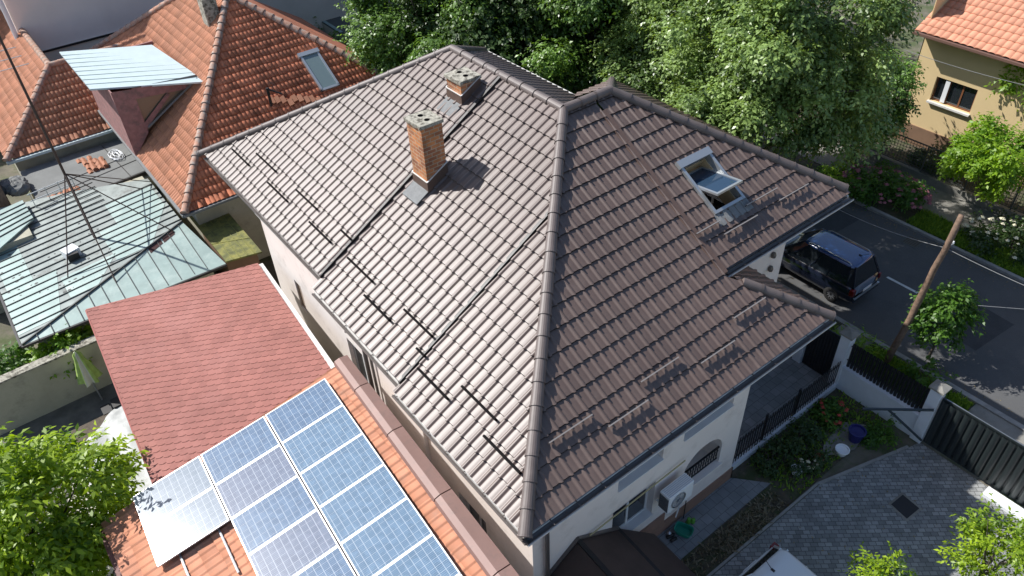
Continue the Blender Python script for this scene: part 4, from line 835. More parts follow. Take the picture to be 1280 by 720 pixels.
for x0_, x1_, y0_ in [(-2.2, -1.65, 19.1), (-1.6, -1.1, 19.4)]:
    up_ = lambda x_: 17.7+(x_-G0.x)/6.47*2.75
    m.face([onB(x0_, up_(x0_)-.32)+Vector((0, 0, .012)), onB(x1_, up_(x1_)-.30)+Vector((0, 0, .012)), onB(x1_, up_(x1_)-.05)+Vector((0, 0, .012)), onB(x0_, up_(x0_)-.05)+Vector((0, 0, .012))])
m.build('roof_gap', M_plinth if False else mat('dark_red_gap', (.05, .02, .018), .9), grn)
m = MB(); m.box((-6.7, 18.1, GZ), (-.6, 26, -3.56)); m.build('wall', M_cream, grn)
m = MB(); m.bar(G0+Vector((-.03, -.05, -.04)), G1+Vector((0, -.05, -.04)), .07, .09); m.bar(G0+Vector((-.05, 0, -.04)), G3+Vector((-.05, 0, -.04)), .07, .09); m.build('eave_board', M_dark, grn)
rs = random.Random(9); m = MB()   # dark scabs of old paint and tar
for k in range(60):
    cx, cy = rs.uniform(-7, -3.2), rs.uniform(19.2, 23.6); rr_ = rs.uniform(.02, .07); p0 = [onA(cx+rr_*math.cos(a)*rs.uniform(.6, 1.5), cy+rr_*math.sin(a)*rs.uniform(.5, 1.2))+Vector((0, 0, .012)) for a in [i*1.047 for i in range(6)]]; m.face(p0)
m.build('tar_patch', M_seam, grn)['kind'] = 'stuff'
# second little green roof at the left edge
m = MB(); z_ = -3.1; lp = thing('lean_to', (-6.3, 27.5, GZ), 'small lean-to with pale green sheet roof at the left picture edge', 'shed')
a, b_, c_, d_ = at(-60, 330, z_), at(0, 310, z_), at(42, 273, z_), at(28, 250, z_); e_ = at(-60, 290, z_)
slab(m, [a, b_, c_, d_, e_], .06); m.build('roof', M_zinc, lp); m = MB()
for k in range(5): f_ = k/5; m.bar(a.lerp(e_, f_)+Vector((0, 0, .02)), c_.lerp(d_, f_)+Vector((0, 0, .02)), .025, .04)
m.build('seam', M_seam, lp); m = MB(); m.box((a.x, min(b_.y, c_.y)+.3, GZ), (c_.x-.3, e_.y, z_-.1)); m.build('wall', M_cream, lp)
# flat grey roof
flt = thing('flat_roofed_house', (-2.3, 28.3, GZ), 'low house with flat grey felt roof below the tin-roofed dormer', 'house')
F = [(-4.63, 25.9, -3.55), (-.15, 26.35, -3.55), (.2, 28.5, -3.55), (.0, 30.1, -3.55), (-4.7, 30.1, -3.55)]
m = MB(); slab(m, F, .2); m.build('flat_roof', M_grey, flt); m = MB(); m.box((-4.5, 26.1, GZ), (-.2, 30.1, -3.76)); m.build('wall', M_cream, flt)
m = MB(); m.bar((-4.65, 25.85, -3.6), (-.1, 26.3, -3.6), .1, .16); m.build('edge_board', M_dark, flt)
m = MB()
for p, q in [((-4.4, 26.9, -3.535), (-.1, 27.6, -3.535)), ((-4.4, 27.6, -3.535), (.1, 28.3, -3.535)), ((-1.0, 26.3, -3.535), (-1.2, 30, -3.535))]: m.bar(p, q, .03, .012)
m.build('felt_joint', M_dark, flt)
def tile_stack(name, x_, y_, z_, label, seed, nx=4, nyy=3, spread=.3):
    rs = random.Random(seed); m = MB()
    for i in range(nx):
        for j in range(nyy):
            for k in range(rs.randint(1, 3)):
                b_ = Vector((x_+i*.22+rs.uniform(-.02, .02), y_+j*.36+rs.uniform(-.04, .04), z_+k*.06)); a = rs.uniform(-.12, .12)
                ax = Vector((math.cos(a), math.sin(a), .02))*.2; ay = Vector((-math.sin(a), math.cos(a), .03))*.34
                m.add([b_, b_+ax*.5+Vector((0, 0, .055)), b_+ax, b_+ay, b_+ay+ax*.5+Vector((0, 0, .055)), b_+ay+ax, b_-Vector((0, 0, .01)), b_+ax-Vector((0, 0, .01))], [(0, 1, 4, 3), (1, 2, 5, 4), (3, 4, 5), (6, 1, 0), (6, 7, 1), (7, 2, 1)])
    return tag(m.build(name, M_clay2), label, 'tile stack', 'spare clay tiles on the flat roof')
tile_stack('tile_stack', -2.35, 27.75, -3.54, 'larger stack of spare orange tiles in the middle of the flat grey roof', 3)
tile_stack('tile_stack', -2.5, 29.0, -3.54, 'small dark stack of red tiles beside the wing gutter on the flat grey roof', 4, 3, 1)
tile_stack('tile_stack', -4.3, 26.6, -3.54, 'row of orange tiles lying near the left corner of the flat grey roof', 8, 6, 1)
m = MB(); rs = random.Random(2); pts = []
for i in range(90): a = i*.55; r_ = .25+.12*math.sin(i*.37)+.05*rs.uniform(-1, 1); pts.append((-.95+r_*math.cos(a)*.8, 28.5+r_*math.sin(a)*1.5, -3.52+.08*abs(math.sin(i*.9))))
m.tube(pts, .014, 5); tag(m.build('cable_coil', M_white, smooth=True), 'tangled white cable coil lying on the flat grey roof beside the dormer', 'cable')
# handrail on the flat roof edge
m = MB(); rl = [(-4.7, 26.2), (-3.3, 26.35)]
for z_ in (-3.0, -2.7): m.bar((-4.9, 26.0, z_), (-3.1, 26.3, z_), .03, .03)
for x_ in (-4.8, -4.2, -3.7, -3.15): m.bar((x_, 26.0+(x_+4.9)*.16, -3.6), (x_, 26.0+(x_+4.9)*.16, -2.65), .03, .03, (0, 1, 0))
tag(m.build('ladder_rail', M_alu), 'grey metal railing along the front edge of the flat roof', 'railing')
# bags and junk at the corner
m = MB(); rs = random.Random(12)
bm = bmesh.new()
for i in range(5):
    mt = Matrix.Translation((-5.2+rs.uniform(-.4, .3), 28.2+rs.uniform(-1, 1), -3.3))@Matrix.Diagonal((rs.uniform(.25, .5), rs.uniform(.3, .6), rs.uniform(.15, .35), 1)); g_ = bmesh.ops.create_icosphere(bm, subdivisions=3, radius=1, matrix=mt)
    for v in g_['verts']: v.co += Vector((rs.uniform(-.04, .04), rs.uniform(-.04, .04), rs.uniform(-.05, .05)))
me = bpy.data.meshes.new('x'); bm.to_mesh(me); bm.free(); tag(finish(me, 'rubble_pile', M_grey, None, False, False), 'heap of grey bags and scraps at the left end of the flat roof', 'rubble', kind='stuff')
m = MB(); m.box((-6.4, 27.6, GZ), (-5.6, 29.6, -2.3)); tag(m.build('old_brick_stack', mat('old_brown_wall', (.17, .12, .09), .95, var=.3, vscale=6, bump=.5)), 'brown weathered masonry stub at the left edge by the flat roof', 'masonry')
# mossy roof in the corner
ms = thing('mossy_shed', (1, 19.5, GZ), 'small shed with mossy olive-green sheet roof squeezed against the white house', 'shed')
m = MB(); Mq = [Vector((-.17, 17.5, -3.42)), Vector((1.1, 17.2, -3.42)), Vector((1.1, 20.4, -3.3)), Vector((-.2, 21.5, -3.3))]; slab(m, Mq, .07); m.build('roof', M_moss, ms)
m = MB(); m.box((-.1, 17.9, GZ), (1.08, 20.3, -3.5)); m.build('wall', M_brn, ms)
m = MB()
for f_ in (.2, .4, .6, .8): m.bar(Mq[0].lerp(Mq[1], f_)+Vector((0, 0, .015)), Mq[3].lerp(Mq[2], f_)+Vector((0, 0, .015)), .02, .025)
for f_ in (.33, .66): m.bar(Mq[0].lerp(Mq[3], f_)+Vector((0, 0, .01)), Mq[1].lerp(Mq[2], f_)+Vector((0, 0, .01)), .02, .02)
m.build('seam', mat('moss_seam', (.20, .20, .05), .8), ms)
# antenna mast with guys
an = thing('antenna_mast', (-3.53, 22.0, -3.2), 'tall rusty antenna mast held by guy wires on the green metal roof', 'antenna mast')
m = MB(); m.tube([(-3.53, 22.0, -3.3), (-3.53, 22.0, 5.2)], [.05, .04], 8); m.build('pole', M_rust, an)
m = MB()
hb = (-3.53, 22.0, -.4)
for e_ in [(-5.0, 20.2, -3.35), (-3.7, 18.7, -3.35), (-1.0, 20.0, -3.15), (-1.0, 24.0, -3.1)]: m.tube([hb, e_], .022, 5)
m.tube([hb, (-.6, 24.2, -3.0)], .018, 5); m.build('guy_wire', M_rust, an)
m = MB()
for zz, ln in [(3.6, .9), (3.9, .7), (4.2, .6)]: m.bar((-3.53-ln/2, 22, zz), (-3.53+ln/2, 22, zz), .02, .02)
m.build('aerial_rod', M_alu, an)
m = MB(); m.box((-4.75, 21.2, -3.3), (-4.25, 21.65, -2.95), rot=Matrix.Rotation(.3, 3, 'Z')); bx_ = tag(m.build('vent_box', M_white), 'small white metal box standing on the stained roof beside the mast', 'box'); m = MB(); m.box((-4.7, 21.05, -3.3), (-4.3, 21.2, -3.0)); m.build('dark_front', M_dark, bx_)
# ================================================================== LOWER LEFT YARD
yw = thing('yard_wall', (-7.2, 17.6, GZ), 'cream rendered yard wall with a flat coping below the green metal roof', 'wall')
a, b_ = at(-40, 497, -4.0), at(131, 422, -4.0); m = MB(); d = (b_-a).normalized(); nn = Vector((d.y, -d.x, 0))
m.obox(Vector((a.x, a.y, GZ)), (b_-a), -nn*.22, (0, 0, 1.95)); m.build('wall_body', M_cream, yw)
m = MB(); m.obox(a+nn*.05-Vector((0, 0, .0)), (b_-a), -nn*.34, (0, 0, .07)); m.build('coping', M_conc, yw)
m = MB(); pc = at(22, 468, -4.0); m.obox(Vector((pc.x, pc.y, GZ))+nn*.08, d*.4, -nn*.3, (0, 0, 1.93)); m.build('buttress', M_cream, yw)
ps = thing('parasol', at(128, 500, GZ), 'folded green and cream parasol standing by the yard wall', 'parasol'); pb_ = ps.location.copy(); top = Vector((pb_.x, pb_.y, GZ+2.3))
m = MB(); m.tube([pb_, top], .025, 6); m.build('pole', M_alu, ps)
m = MB(); b0 = len(m.v); prof = [(.02, 2.35), (.10, 2.25), (.12, 2.0), (.20, 1.6), (.26, 1.25), (.30, 1.05)]; n = 24
for r_, z_ in prof:
    for k in range(n): t_ = 2*math.pi*k/n; q_ = r_*(1+.35*math.cos(6*t_)); m.v.append((pb_.x+q_*math.cos(t_), pb_.y+q_*math.sin(t_), GZ+z_))
for i in range(5):
    for k in range(n): m.f.append((i*n+k, i*n+(k+1) % n, (i+1)*n+(k+1) % n, (i+1)*n+k)); m.m.append(1 if k % 8 < 3 else 0)
m.build('canopy', [M_cloth, M_clothw], ps, smooth=True)
# tarp on the ground (crumpled sheet with thickness)
m = MB(); nx, ny = 18, 18; rs = random.Random(21); q0, q1, q2, q3 = at(96, 570, GZ+.5), at(150, 690, GZ+.5), at(205, 585, GZ+.5), at(150, 500, GZ+.5); ph = [rs.uniform(0, 6) for _ in range(6)]
for i in range(nx+1):
    for j in range(ny+1):
        u, v = i/nx, j/ny; p_ = (q0*(1-u)+q1*u)*(1-v)+(q3*(1-u)+q2*u)*v; p_.z += .05*math.sin(9*u+ph[0]+4*v)+.04*math.sin(14*v+ph[1]-5*u)+.03*rs.random(); m.v.append(tuple(p_))
for i in range(nx):
    for j in range(ny): b0 = i*(ny+1)+j; m.f.append((b0, b0+ny+1, b0+ny+2, b0+1)); m.m.append(0)
tp = m.build('tarpaulin', M_tarp, smooth=True); md = tp.modifiers.new('s', 'SOLIDIFY'); md.thickness = .03; tag(tp, 'crumpled grey tarpaulin spread beside the red shingle roof', 'tarpaulin')
m = MB(); m.box((min(q.x for q in (q0, q1, q2, q3))+.1, min(q.y for q in (q0, q1, q2, q3))+.3, GZ), (max(q.x for q in (q0, q1, q2, q3))-.15, max(q.y for q in (q0, q1, q2, q3))-.2, GZ+.38)); tag(m.build('woodpile', M_bark), 'low dark woodpile under the grey tarpaulin', 'woodpile')
tag(sheet('terrace_slabs', [at(60, 720, GZ), at(140, 720, GZ), at(175, 620, GZ), at(95, 590, GZ)], GZ+.03, M_tarpw), kind='structure')
tag(sheet('yard_floor', [(-12, 6), (-4, 6), (-4, 17.4), (-12, 17.4)], GZ+.01, mat('dark_yard', (.12, .115, .10), .95, var=.3, vscale=2)), kind='structure')
m = MB(); mb_ = at(152, 515, GZ)
for k in range(3): m.box((mb_.x-.5+k*.35, mb_.y-.2, GZ+.01), (mb_.x-.2+k*.35, mb_.y+.25, GZ+.4+.1*k))
tag(m.build('crate_stack', M_dark), 'dark crates pushed against the cream wall beside the parasol', 'crates')
# ================================================================== FRONT FENCES AND GATE
def post(name_parent, x_, y_, w_, top, part='post', cap=True):
    m = MB(); m.box((x_-w_/2, y_-w_/2, GZ), (x_+w_/2, y_+w_/2, top)); p_ = m.build(part, M_blue_white, name_parent, bevel=.01)
    if cap:
        m = MB(); c = w_/2+.06; m.box((x_-c, y_-c, top), (x_+c, y_+c, top+.06)); b_ = [(x_-c, y_-c, top+.06), (x_+c, y_-c, top+.06), (x_+c, y_+c, top+.06), (x_-c, y_+c, top+.06)]
        for i in range(4): m.face([b_[i], b_[(i+1) % 4], (x_, y_, top+.17)])
        m.build('cap', M_side, p_)
    return p_
fn = thing('street_fence', (13.85, -.5, GZ), 'street fence with black sheet pickets on a pale blue-grey wall between two capped posts', 'fence')
post(fn, 13.85, 1.0, .34, -3.68); post(fn, 13.85, -2.0, .34, -3.68)
m = MB(); m.box((13.75, -1.83, GZ), (13.95, .83, GZ+.95)); m.build('low_wall', M_blue_white, fn); m = MB(); m.box((13.69, -1.83, GZ+.95), (14.01, .83, GZ+1.02)); m.build('coping', M_blue_white, fn)
m = MB(); k = 0
while -1.8+k*.118 < .75:
    y_ = -1.8+k*.118; m.add([(13.84, y_, GZ+1.04), (13.80, y_+.035, GZ+1.04), (13.80, y_+.075, GZ+1.04), (13.84, y_+.110, GZ+1.04), (13.84, y_, GZ+2.02), (13.80, y_+.035, GZ+2.08), (13.80, y_+.075, GZ+2.08), (13.84, y_+.110, GZ+2.02)], [(0, 1, 5, 4), (1, 2, 6, 5), (2, 3, 7, 6), (3, 0, 4, 7)]); k += 1
m.bar((13.88, -1.83, GZ+1.25), (13.88, .83, GZ+1.25), .03, .04); m.bar((13.88, -1.83, GZ+1.85), (13.88, .83, GZ+1.85), .03, .04); m.build('picket_panel', M_black, fn)
gt = thing('garden_gate', (13.85, 1.7, GZ), 'narrow black sheet garden gate beside the capped fence post, seen under the roof corner', 'gate')
m = MB(); m.box((13.82, 1.2, GZ+.06), (13.86, 2.25, GZ+2.0)); m.build('panel', M_black, gt); m = MB()
for k in range(10): m.box((13.80, 1.22+k*.105, GZ+.08), (13.819, 1.29+k*.105, GZ+1.98))
m.build('slat', M_black, gt)
fn2 = thing('side_fence', (13.85, 4.2, GZ), 'black fence panel continuing past the white pillar towards the parked car', 'fence')
post(fn2, 13.85, 2.42, .30, -3.55, cap=False)
m = MB(); m.box((13.82, 2.6, GZ+.5), (13.86, 9.0, GZ+1.95)); m.build('panel', M_black, fn2); m = MB(); m.box((13.78, 2.6, GZ), (13.95, 9, GZ+.5)); m.build('low_wall', M_blue_white, fn2)
sg = thing('sliding_gate', (13.75, -5.6, GZ), 'long graphite sliding gate of vertical rounded slats by the paved courtyard', 'gate')
m = MB(); k = 0
while k < 34:
    y_ = -2.25-k*.215; r_ = .085; n = 5
    ring = [(13.80-r_*.55*math.sin(math.pi*i/n), y_-r_*(1-math.cos(math.pi*i/n))) for i in range(n+1)]; b0 = len(m.v)
    m.v += [(a, b_, GZ+.12) for a, b_ in ring]+[(a, b_, -3.98) for a, b_ in ring]
    for i in range(n): m.f.append((b0+i, b0+i+1, b0+n+2+i, b0+n+1+i)); m.m.append(0)
    k += 1
m.build('slat_panel', M_gate, sg, smooth=True)
m = MB(); m.bar((13.84, -2.2, -3.95), (13.84, -9.6, -3.95), .07, .07); m.bar((13.84, -2.2, GZ+.12), (13.84, -9.6, GZ+.12), .08, .10); m.bar((13.84, -2.22, GZ+.12), (13.84, -2.22, -3.95), .06, .06, (0, 1, 0)); m.box((13.83, -9.6, GZ+.15), (13.85, -2.25, -4.0)); m.build('gate_frame', M_gate, sg)
m = MB()
m.box((13.83, -9.6, -3.914), (13.85, -2.3, -3.905))
m.build('top_strip', M_rim, sg)
m = MB(); m.box((13.3, -9.6, GZ+.01), (13.68, -4.3, GZ+.12)); tag(m.build('gate_track_kerb', M_white), 'sunlit white kerb along the foot of the sliding gate', 'kerb')
br = thing('gate_brace', (13.6, -2.2, GZ), 'dark steel bracket frame sticking into the yard from the gate post', 'bracket')
m = MB(); P1 = Vector((13.62, -2.15, -4.35)); P0 = at(1078, 511, -4.35); m.bar(P0, P1, .06, .06); m.bar(P0.lerp(P1, .36), (13.62, -2.2, GZ+.25), .06, .06); m.build('steel_bar', mat('steel_blue_dark', (.03, .045, .055), .5), br)
pf = thing('picket_fence', (11, .88, GZ), 'black picket fence on a low pale kerb between house corner and street fence', 'fence')
m = MB(); m.box((8.35, .80, GZ), (13.68, .98, GZ+.22)); m.build('low_wall', M_blue_white, pf)
m = MB()
for k in range(41): x_ = 8.5+k*.126; m.box((x_, .87, GZ+.25), (x_+.05, .885, GZ+1.32+.03*(k % 2)))
m.build('picket_panel', M_black, pf)
m = MB(); m.bar((8.4, .9, GZ+.42), (13.6, .9, GZ+.42), .03, .03); m.bar((8.4, .9, GZ+1.12), (13.6, .9, GZ+1.12), .03, .03); m.build('rail', M_black, pf)
for x_ in (9.9, 11.5): m = MB(); m.box((x_, .89, GZ+.2), (x_+.08, .95, GZ+1.4)); m.build('post', M_black, pf)
# drain cover
dc = thing('drain_cover', (10.7, -2.6, GZ), 'square black drain cover with pale frame in the grey block paving', 'drain cover')
a, b_, c_, d_ = [at(*p_, GZ+.01) for p_ in ((1111, 630), (1128, 616), (1152, 636), (1134, 651))]
m = MB(); ct_ = (a+b_+c_+d_)/4; slab(m, [ct_+(p_-ct_)*1.05 for p_ in (a, b_, c_, d_)], .02); m.build('frame', M_side, dc); m = MB()
slab(m, [ct_+(p_-ct_)*.86+Vector((0, 0, .006)) for p_ in (a, b_, c_, d_)], .012); m.build('lid', M_dark, dc)
# small things in the shaded yard
m = MB(); n = 20
def tub(cx, cy, w_, l_, h_, m_, name, label, cat, rz=0):
    m = MB(); rz_ = Matrix.Rotation(rz, 3, 'Z')
    def rr_(sx, sy, z): 
        o_ = []
        for i in range(n):
            t_ = 2*math.pi*i/n; c, s_ = math.cos(t_), math.sin(t_); e = .5
            v = rz_@Vector((math.copysign(abs(c)**e, c)*sx, math.copysign(abs(s_)**e, s_)*sy, 0)); o_.append((cx+v.x, cy+v.y, z))
        return o_
    R0 = [rr_(w_*.42, l_*.42, GZ+.02), rr_(w_*.5, l_*.5, GZ+h_), rr_(w_*.53, l_*.53, GZ+h_), rr_(w_*.47, l_*.47, GZ+h_-.01), rr_(w_*.40, l_*.40, GZ+.05)]
    for r_ in R0: m.v += r_
    for i in range(4):
        for k in range(n): m.f.append((i*n+k, i*n+(k+1) % n, (i+1)*n+(k+1) % n, (i+1)*n+k)); m.m.append(0)
    m.f.append(tuple(4*n+k for k in range(n))); m.m.append(0); return tag(m.build(name, m_), label, cat)
tub(5.75, .28, .36, .5, .2, M_green, 'washing_tub', 'green plastic tub lying on the walkway by the wall', 'tub', .4)
m = MB(); m.lathe((6.08, .40, GZ), [(0, 0), (.05, 0), (.06, .1), (.05, .25), (0, .27)], 10); m.lathe((6.2, .34, GZ), [(0, 0), (.06, 0), (.07, .08), (.04, .16), (0, .17)], 10); m.tube([(6.02, .42, GZ+.06), (6.3, .36, GZ+.06)], .05, 8); tag(m.build('garden_clogs', M_lime), 'lime green rubber clogs beside the green tub', 'clogs')
m = MB(); m.tube([(5.25, .45, GZ+.05), (5.45, .4, GZ+.06), (5.5, .4, GZ+.05)], [.05, .06, .03], 8); m.tube([(5.25, .3, GZ+.05), (5.45, .27, GZ+.06)], [.05, .05], 8); tag(m.build('dark_shoes', M_dark, smooth=True), 'pair of dark shoes left on the walkway near the canopy', 'shoes')
m = MB(); m.lathe((5.4, .5, GZ), [(0, 0), (.07, 0), (.09, .07), (.06, .13), (0, .15)], 12); tag(m.build('grey_ball', M_rim, smooth=True), 'small pale grey ball beside the dark shoes', 'ball')
m = MB(); m.tube([(6.1, .6, GZ), (6.1, .62, GZ+1.3)], .015, 6); tag(m.build('broom_stick', M_dark), 'dark broom handle leaning on the wall under the air conditioner', 'broom')
def pot(x_, y_, r_, h_, m_, label, leaf=None, seed=1):
    t = thing('flower_pot', (x_, y_, GZ), label, 'flower pot', 'flower pots in the garden bed'); m = MB()
    m.lathe((x_, y_, GZ), [(0, .01), (r_*.7, .01), (r_, h_), (r_*1.08, h_), (r_*1.08, h_+.03), (r_*.92, h_+.03), (r_*.9, h_-.03), (0, h_-.04)], 18); m.build('pot', m_, t, smooth=False)
    if leaf: leaf_mesh('foliage', [(x_, y_, GZ+h_+.1)], [r_*1.2], 260, .09, leaf, t, rs=np.random.default_rng(seed))
    return t
pot(12.3, -.82, .25, .42, M_bluepl, 'dark blue glazed pot standing on the pale concrete patch')
pot(11.52, -.88, .20, .2, M_white, 'white ring-rimmed pot with dark soil near the paving edge')
pot(9.85, -.45, .16, .2, M_white, 'white pot at the left end of the garden bed', L_drk, 4)
pot(10.75, -.62, .14, .2, M_clay2, 'small pot of white flowers between the two white pots', L_drk, 5)
# shrubs and flowers
def shrub(name, label, c, rx, ry, rz, k, cr, n, size, lm, seed, cat='shrub', blossoms=None, group=None, **kw):
    t = thing(name, (c[0], c[1], GZ), label, cat, group); C, Q = crown_clumps(c, rx, ry, rz, k, cr, seed, inner=.1); m = MB(); rs = random.Random(seed)
    for i in range(min(9, len(C))): m.tube([(c[0]+rs.uniform(-.08, .08), c[1]+rs.uniform(-.08, .08), GZ-.02), Vector((c[0], c[1], GZ)).lerp(Vector(C[i]), .5)+Vector((0, 0, .1)), C[i]], [.022, .016, .006], 5)
    m.build('stem', M_bark, t); leaf_mesh('foliage', C, Q, n, size, lm, t, rs=np.random.default_rng(seed), **kw)
    if blossoms:
        bm_, nb, bs = blossoms; rr_ = np.random.default_rng(seed+3); m = MB()
        for i in range(nb):
            d = rr_.normal(size=3); d /= np.linalg.norm(d); d[2] = abs(d[2]); p_ = Vector((c[0]+d[0]*rx*1.12, c[1]+d[1]*ry*1.12, c[2]+d[2]*rz*1.12)); s_ = bs*(.7+.6*rr_.random())
            o6 = [p_+Vector((s_*math.cos(a)*(1 if j % 2 else .6), s_*math.sin(a)*(1 if j % 2 else .6), -.2*s_)) for j, a in enumerate([q*math.pi/5 for q in range(10)])]
            tp_ = p_+Vector((0, 0, s_*.6)); b0 = len(m.v); m.v += [tuple(v) for v in o6]+[tuple(tp_)]; m.f += [(b0+j, b0+(j+1) % 10, b0+10) for j in range(10)]; m.m += [0]*10
        bo = m.build('blossom', bm_, t); bo['kind'] = 'stuff'
    return t
shrub('rose_bush', 'rose bush with pink blossoms on the grass strip across the street', (25.0, 6.2, GZ+.55), 1.15, 1.7, .55, 26, .35, 5200, .13, L_mid, 31, blossoms=(M_flow_p, 75, .12))
shrub('rose_bush', 'rose bush with cream blossoms right of the pole top across the street', (25.2, .75, GZ+.55), 1.0, 1.7, .5, 26, .35, 5200, .12, L_drk, 32, blossoms=(M_flow_w, 70, .09))
shrub('flower_clump', 'red flowers in the corner where the picket fence meets the street fence', (12.55, .2, GZ+.25), .45, .45, .22, 10, .2, 1200, .1, L_mid, 33, cat='flowers', blossoms=(M_flow_r, 16, .09))
shrub('garden_shrub', 'leafy green shrub in the bed beside the picket fence', (10.9, .25, GZ+.3), .75, .35, .25, 14, .2, 1100, .11, L_drk, 34)
shrub('garden_shrub', 'low dark shrub close to the house corner in the garden bed', (9.7, .3, GZ+.22), .5, .3, .2, 8, .18, 700, .10, L_drk, 35)
shrub('garden_shrub', 'small shrub behind the street wall at the foot of the fence', (12.9, -1.3, GZ+.18), .4, .4, .16, 10, .18, 1100, .1, L_mid, 36)
shrub('white_flower_clump', 'little clump of white flowers at the edge of the garden bed', (10.4, -.5, GZ+.15), .25, .22, .12, 6, .12, 500, .08, L_drk, 37, cat='flowers', blossoms=(M_flow_w, 16, .06))
shrub('day_lily', 'bright yellow-green clump of strap leaves left of the pole foot', (15.3, 1.15, GZ+.25), .5, .5, .2, 10, .22, 1500, .32, L_bri, 38, cat='plant', asp=.14, droop=.1)
shrub('sapling', 'low dark-leaved sapling on the grass right of the pole foot', (16.0, -.9, GZ+.4), .4, .5, .3, 9, .22, 420, .17, L_mid, 39)
shrub('hedge_plant', 'green bush behind the van by the roof corner', (14.6, 3.6, GZ+.3), .7, 1.2, .3, 14, .3, 2200, .13, L_bri, 40)
shrub('hedge_plant', 'green bush at the far left yard edge under the metal roof', (-8.3, 18.9, GZ+.9), 1.6, 1.0, .8, 22, .4, 5000, .15, L_mid, 41)
shrub('climbing_plant', 'leafy climber between the cream wall and the green metal roof', (-6.0, 17.7, GZ+1.6), 1.0, .35, .6, 18, .25, 2600, .16, L_bri, 42)
shrub('curb_shrub', 'bright green shrub at the kerb left of the rose bush', (24.6, 8.3, GZ+.3), .6, .9, .35, 12, .25, 2400, .11, L_bri, 43)

# ================================================================== TREES
def put(px, py, z): v = at(px, py, z); return v
def ptree(px, py, z, *a, **k): pass
A_ = at(545, 38, .2); tree('linden_tree', 'leafy linden tree behind the orange tiled house, leftmost of the tall trees', (A_.x, A_.y, GZ), A_, 3.5, 3.5, 4.0, 80, .7, 70000, .15, L_lin, 51, .25, 'tall trees behind the house')
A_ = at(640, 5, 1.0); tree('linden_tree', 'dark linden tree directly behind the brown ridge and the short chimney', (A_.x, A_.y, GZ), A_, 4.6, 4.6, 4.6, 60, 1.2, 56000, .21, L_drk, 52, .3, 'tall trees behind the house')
A_ = at(745, 25, 1.0); tree('linden_tree', 'shady linden tree behind the peak where the two ridges meet', (A_.x+.5, A_.y+1, GZ), (A_.x+.5, A_.y+1, A_.z), 3.6, 3.8, 4.2, 70, .8, 70000, .15, L_lin, 53, .3, 'tall trees behind the house')
A_ = at(870, 50, 1.0); tree('linden_tree', 'bright broad linden tree behind the skylight side of the roof', (A_.x+.8, A_.y+.8, GZ), (A_.x+.8, A_.y+.8, A_.z), 3.9, 4.0, 4.3, 90, .72, 90000, .15, L_lin2, 54, .3, 'tall trees behind the house')
A_ = at(962, 66, 2.4); tree('linden_tree', 'large silver-green linden tree over the street, in front of the yellow house', (15.6, A_.y, GZ), A_, 3.25, 3.6, 4.0, 130, .66, 110000, .145, L_lin2, 55, .3, 'tall trees behind the house')
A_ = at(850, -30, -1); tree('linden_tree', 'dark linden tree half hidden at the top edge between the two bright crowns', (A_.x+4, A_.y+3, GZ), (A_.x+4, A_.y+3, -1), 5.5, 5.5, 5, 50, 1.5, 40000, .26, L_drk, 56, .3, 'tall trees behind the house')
A_ = at(1085, 120, -2.6); tree('street_linden', 'dark tree between the big silver-green crown and the yellow house wall', (A_.x, A_.y, GZ), A_, 1.5, 1.9, 1.9, 34, .5, 18000, .15, L_lin, 59, .2, 'tall trees behind the house')
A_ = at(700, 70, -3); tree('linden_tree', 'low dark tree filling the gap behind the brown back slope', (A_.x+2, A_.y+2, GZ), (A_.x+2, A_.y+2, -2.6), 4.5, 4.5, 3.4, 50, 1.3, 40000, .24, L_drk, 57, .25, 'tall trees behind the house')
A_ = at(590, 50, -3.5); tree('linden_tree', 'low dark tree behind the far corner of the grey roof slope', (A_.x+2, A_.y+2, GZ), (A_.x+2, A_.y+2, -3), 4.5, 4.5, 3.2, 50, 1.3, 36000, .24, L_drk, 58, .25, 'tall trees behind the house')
A_ = at(1243, 202, -3.3); tree('fruit_tree', 'bright green fruit tree inside the fence of the yellow house', (27.9, A_.y, GZ), A_, 1.35, 1.6, 1.4, 34, .42, 12000, .15, L_bri, 61, .12, 'small bright trees')
A_ = at(1290, 100, -1.5); tree('fruit_tree', 'green tree at the right edge in front of the orange roof', (A_.x, A_.y, GZ), A_, 1.2, 1.3, 1.2, 24, .4, 8000, .16, L_bri, 62, .12, 'small bright trees')
A_ = at(1184, 393, -3.9); b_ = at(1158, 444, GZ); tree('street_tree', 'small round-crowned tree on the kerb beside the leaning wooden pole', (A_.x, A_.y, GZ), A_, .68, .72, .95, 24, .26, 3600, .135, L_mid, 63, .045, 'small bright trees')
A_ = at(28, 652, -2.4); tree('cherry_tree', 'bright green cherry tree in the lower left yard shading the tile roof corner', (A_.x, A_.y, GZ), A_, 2.05, 2.2, 1.8, 60, .42, 19000, .195, L_cher, 64, .12, 'small bright trees', asp=.42)
A_ = at(1245, 690, -3.6); tree('yard_bush', 'bright green bushy tree in the bottom right corner by the sliding gate', (A_.x, A_.y, GZ), A_, .70, .75, 1.2, 22, .24, 3600, .125, L_cher, 65, .06, 'small bright trees', asp=.42)
A_ = at(1110, 735, -3.9); tree('yard_bush', 'green bush cut by the bottom edge right of the white car', (A_.x, A_.y, GZ), A_, 1.0, .5, .75, 20, .22, 2600, .125, L_cher, 66, .05, 'small bright trees', asp=.4)
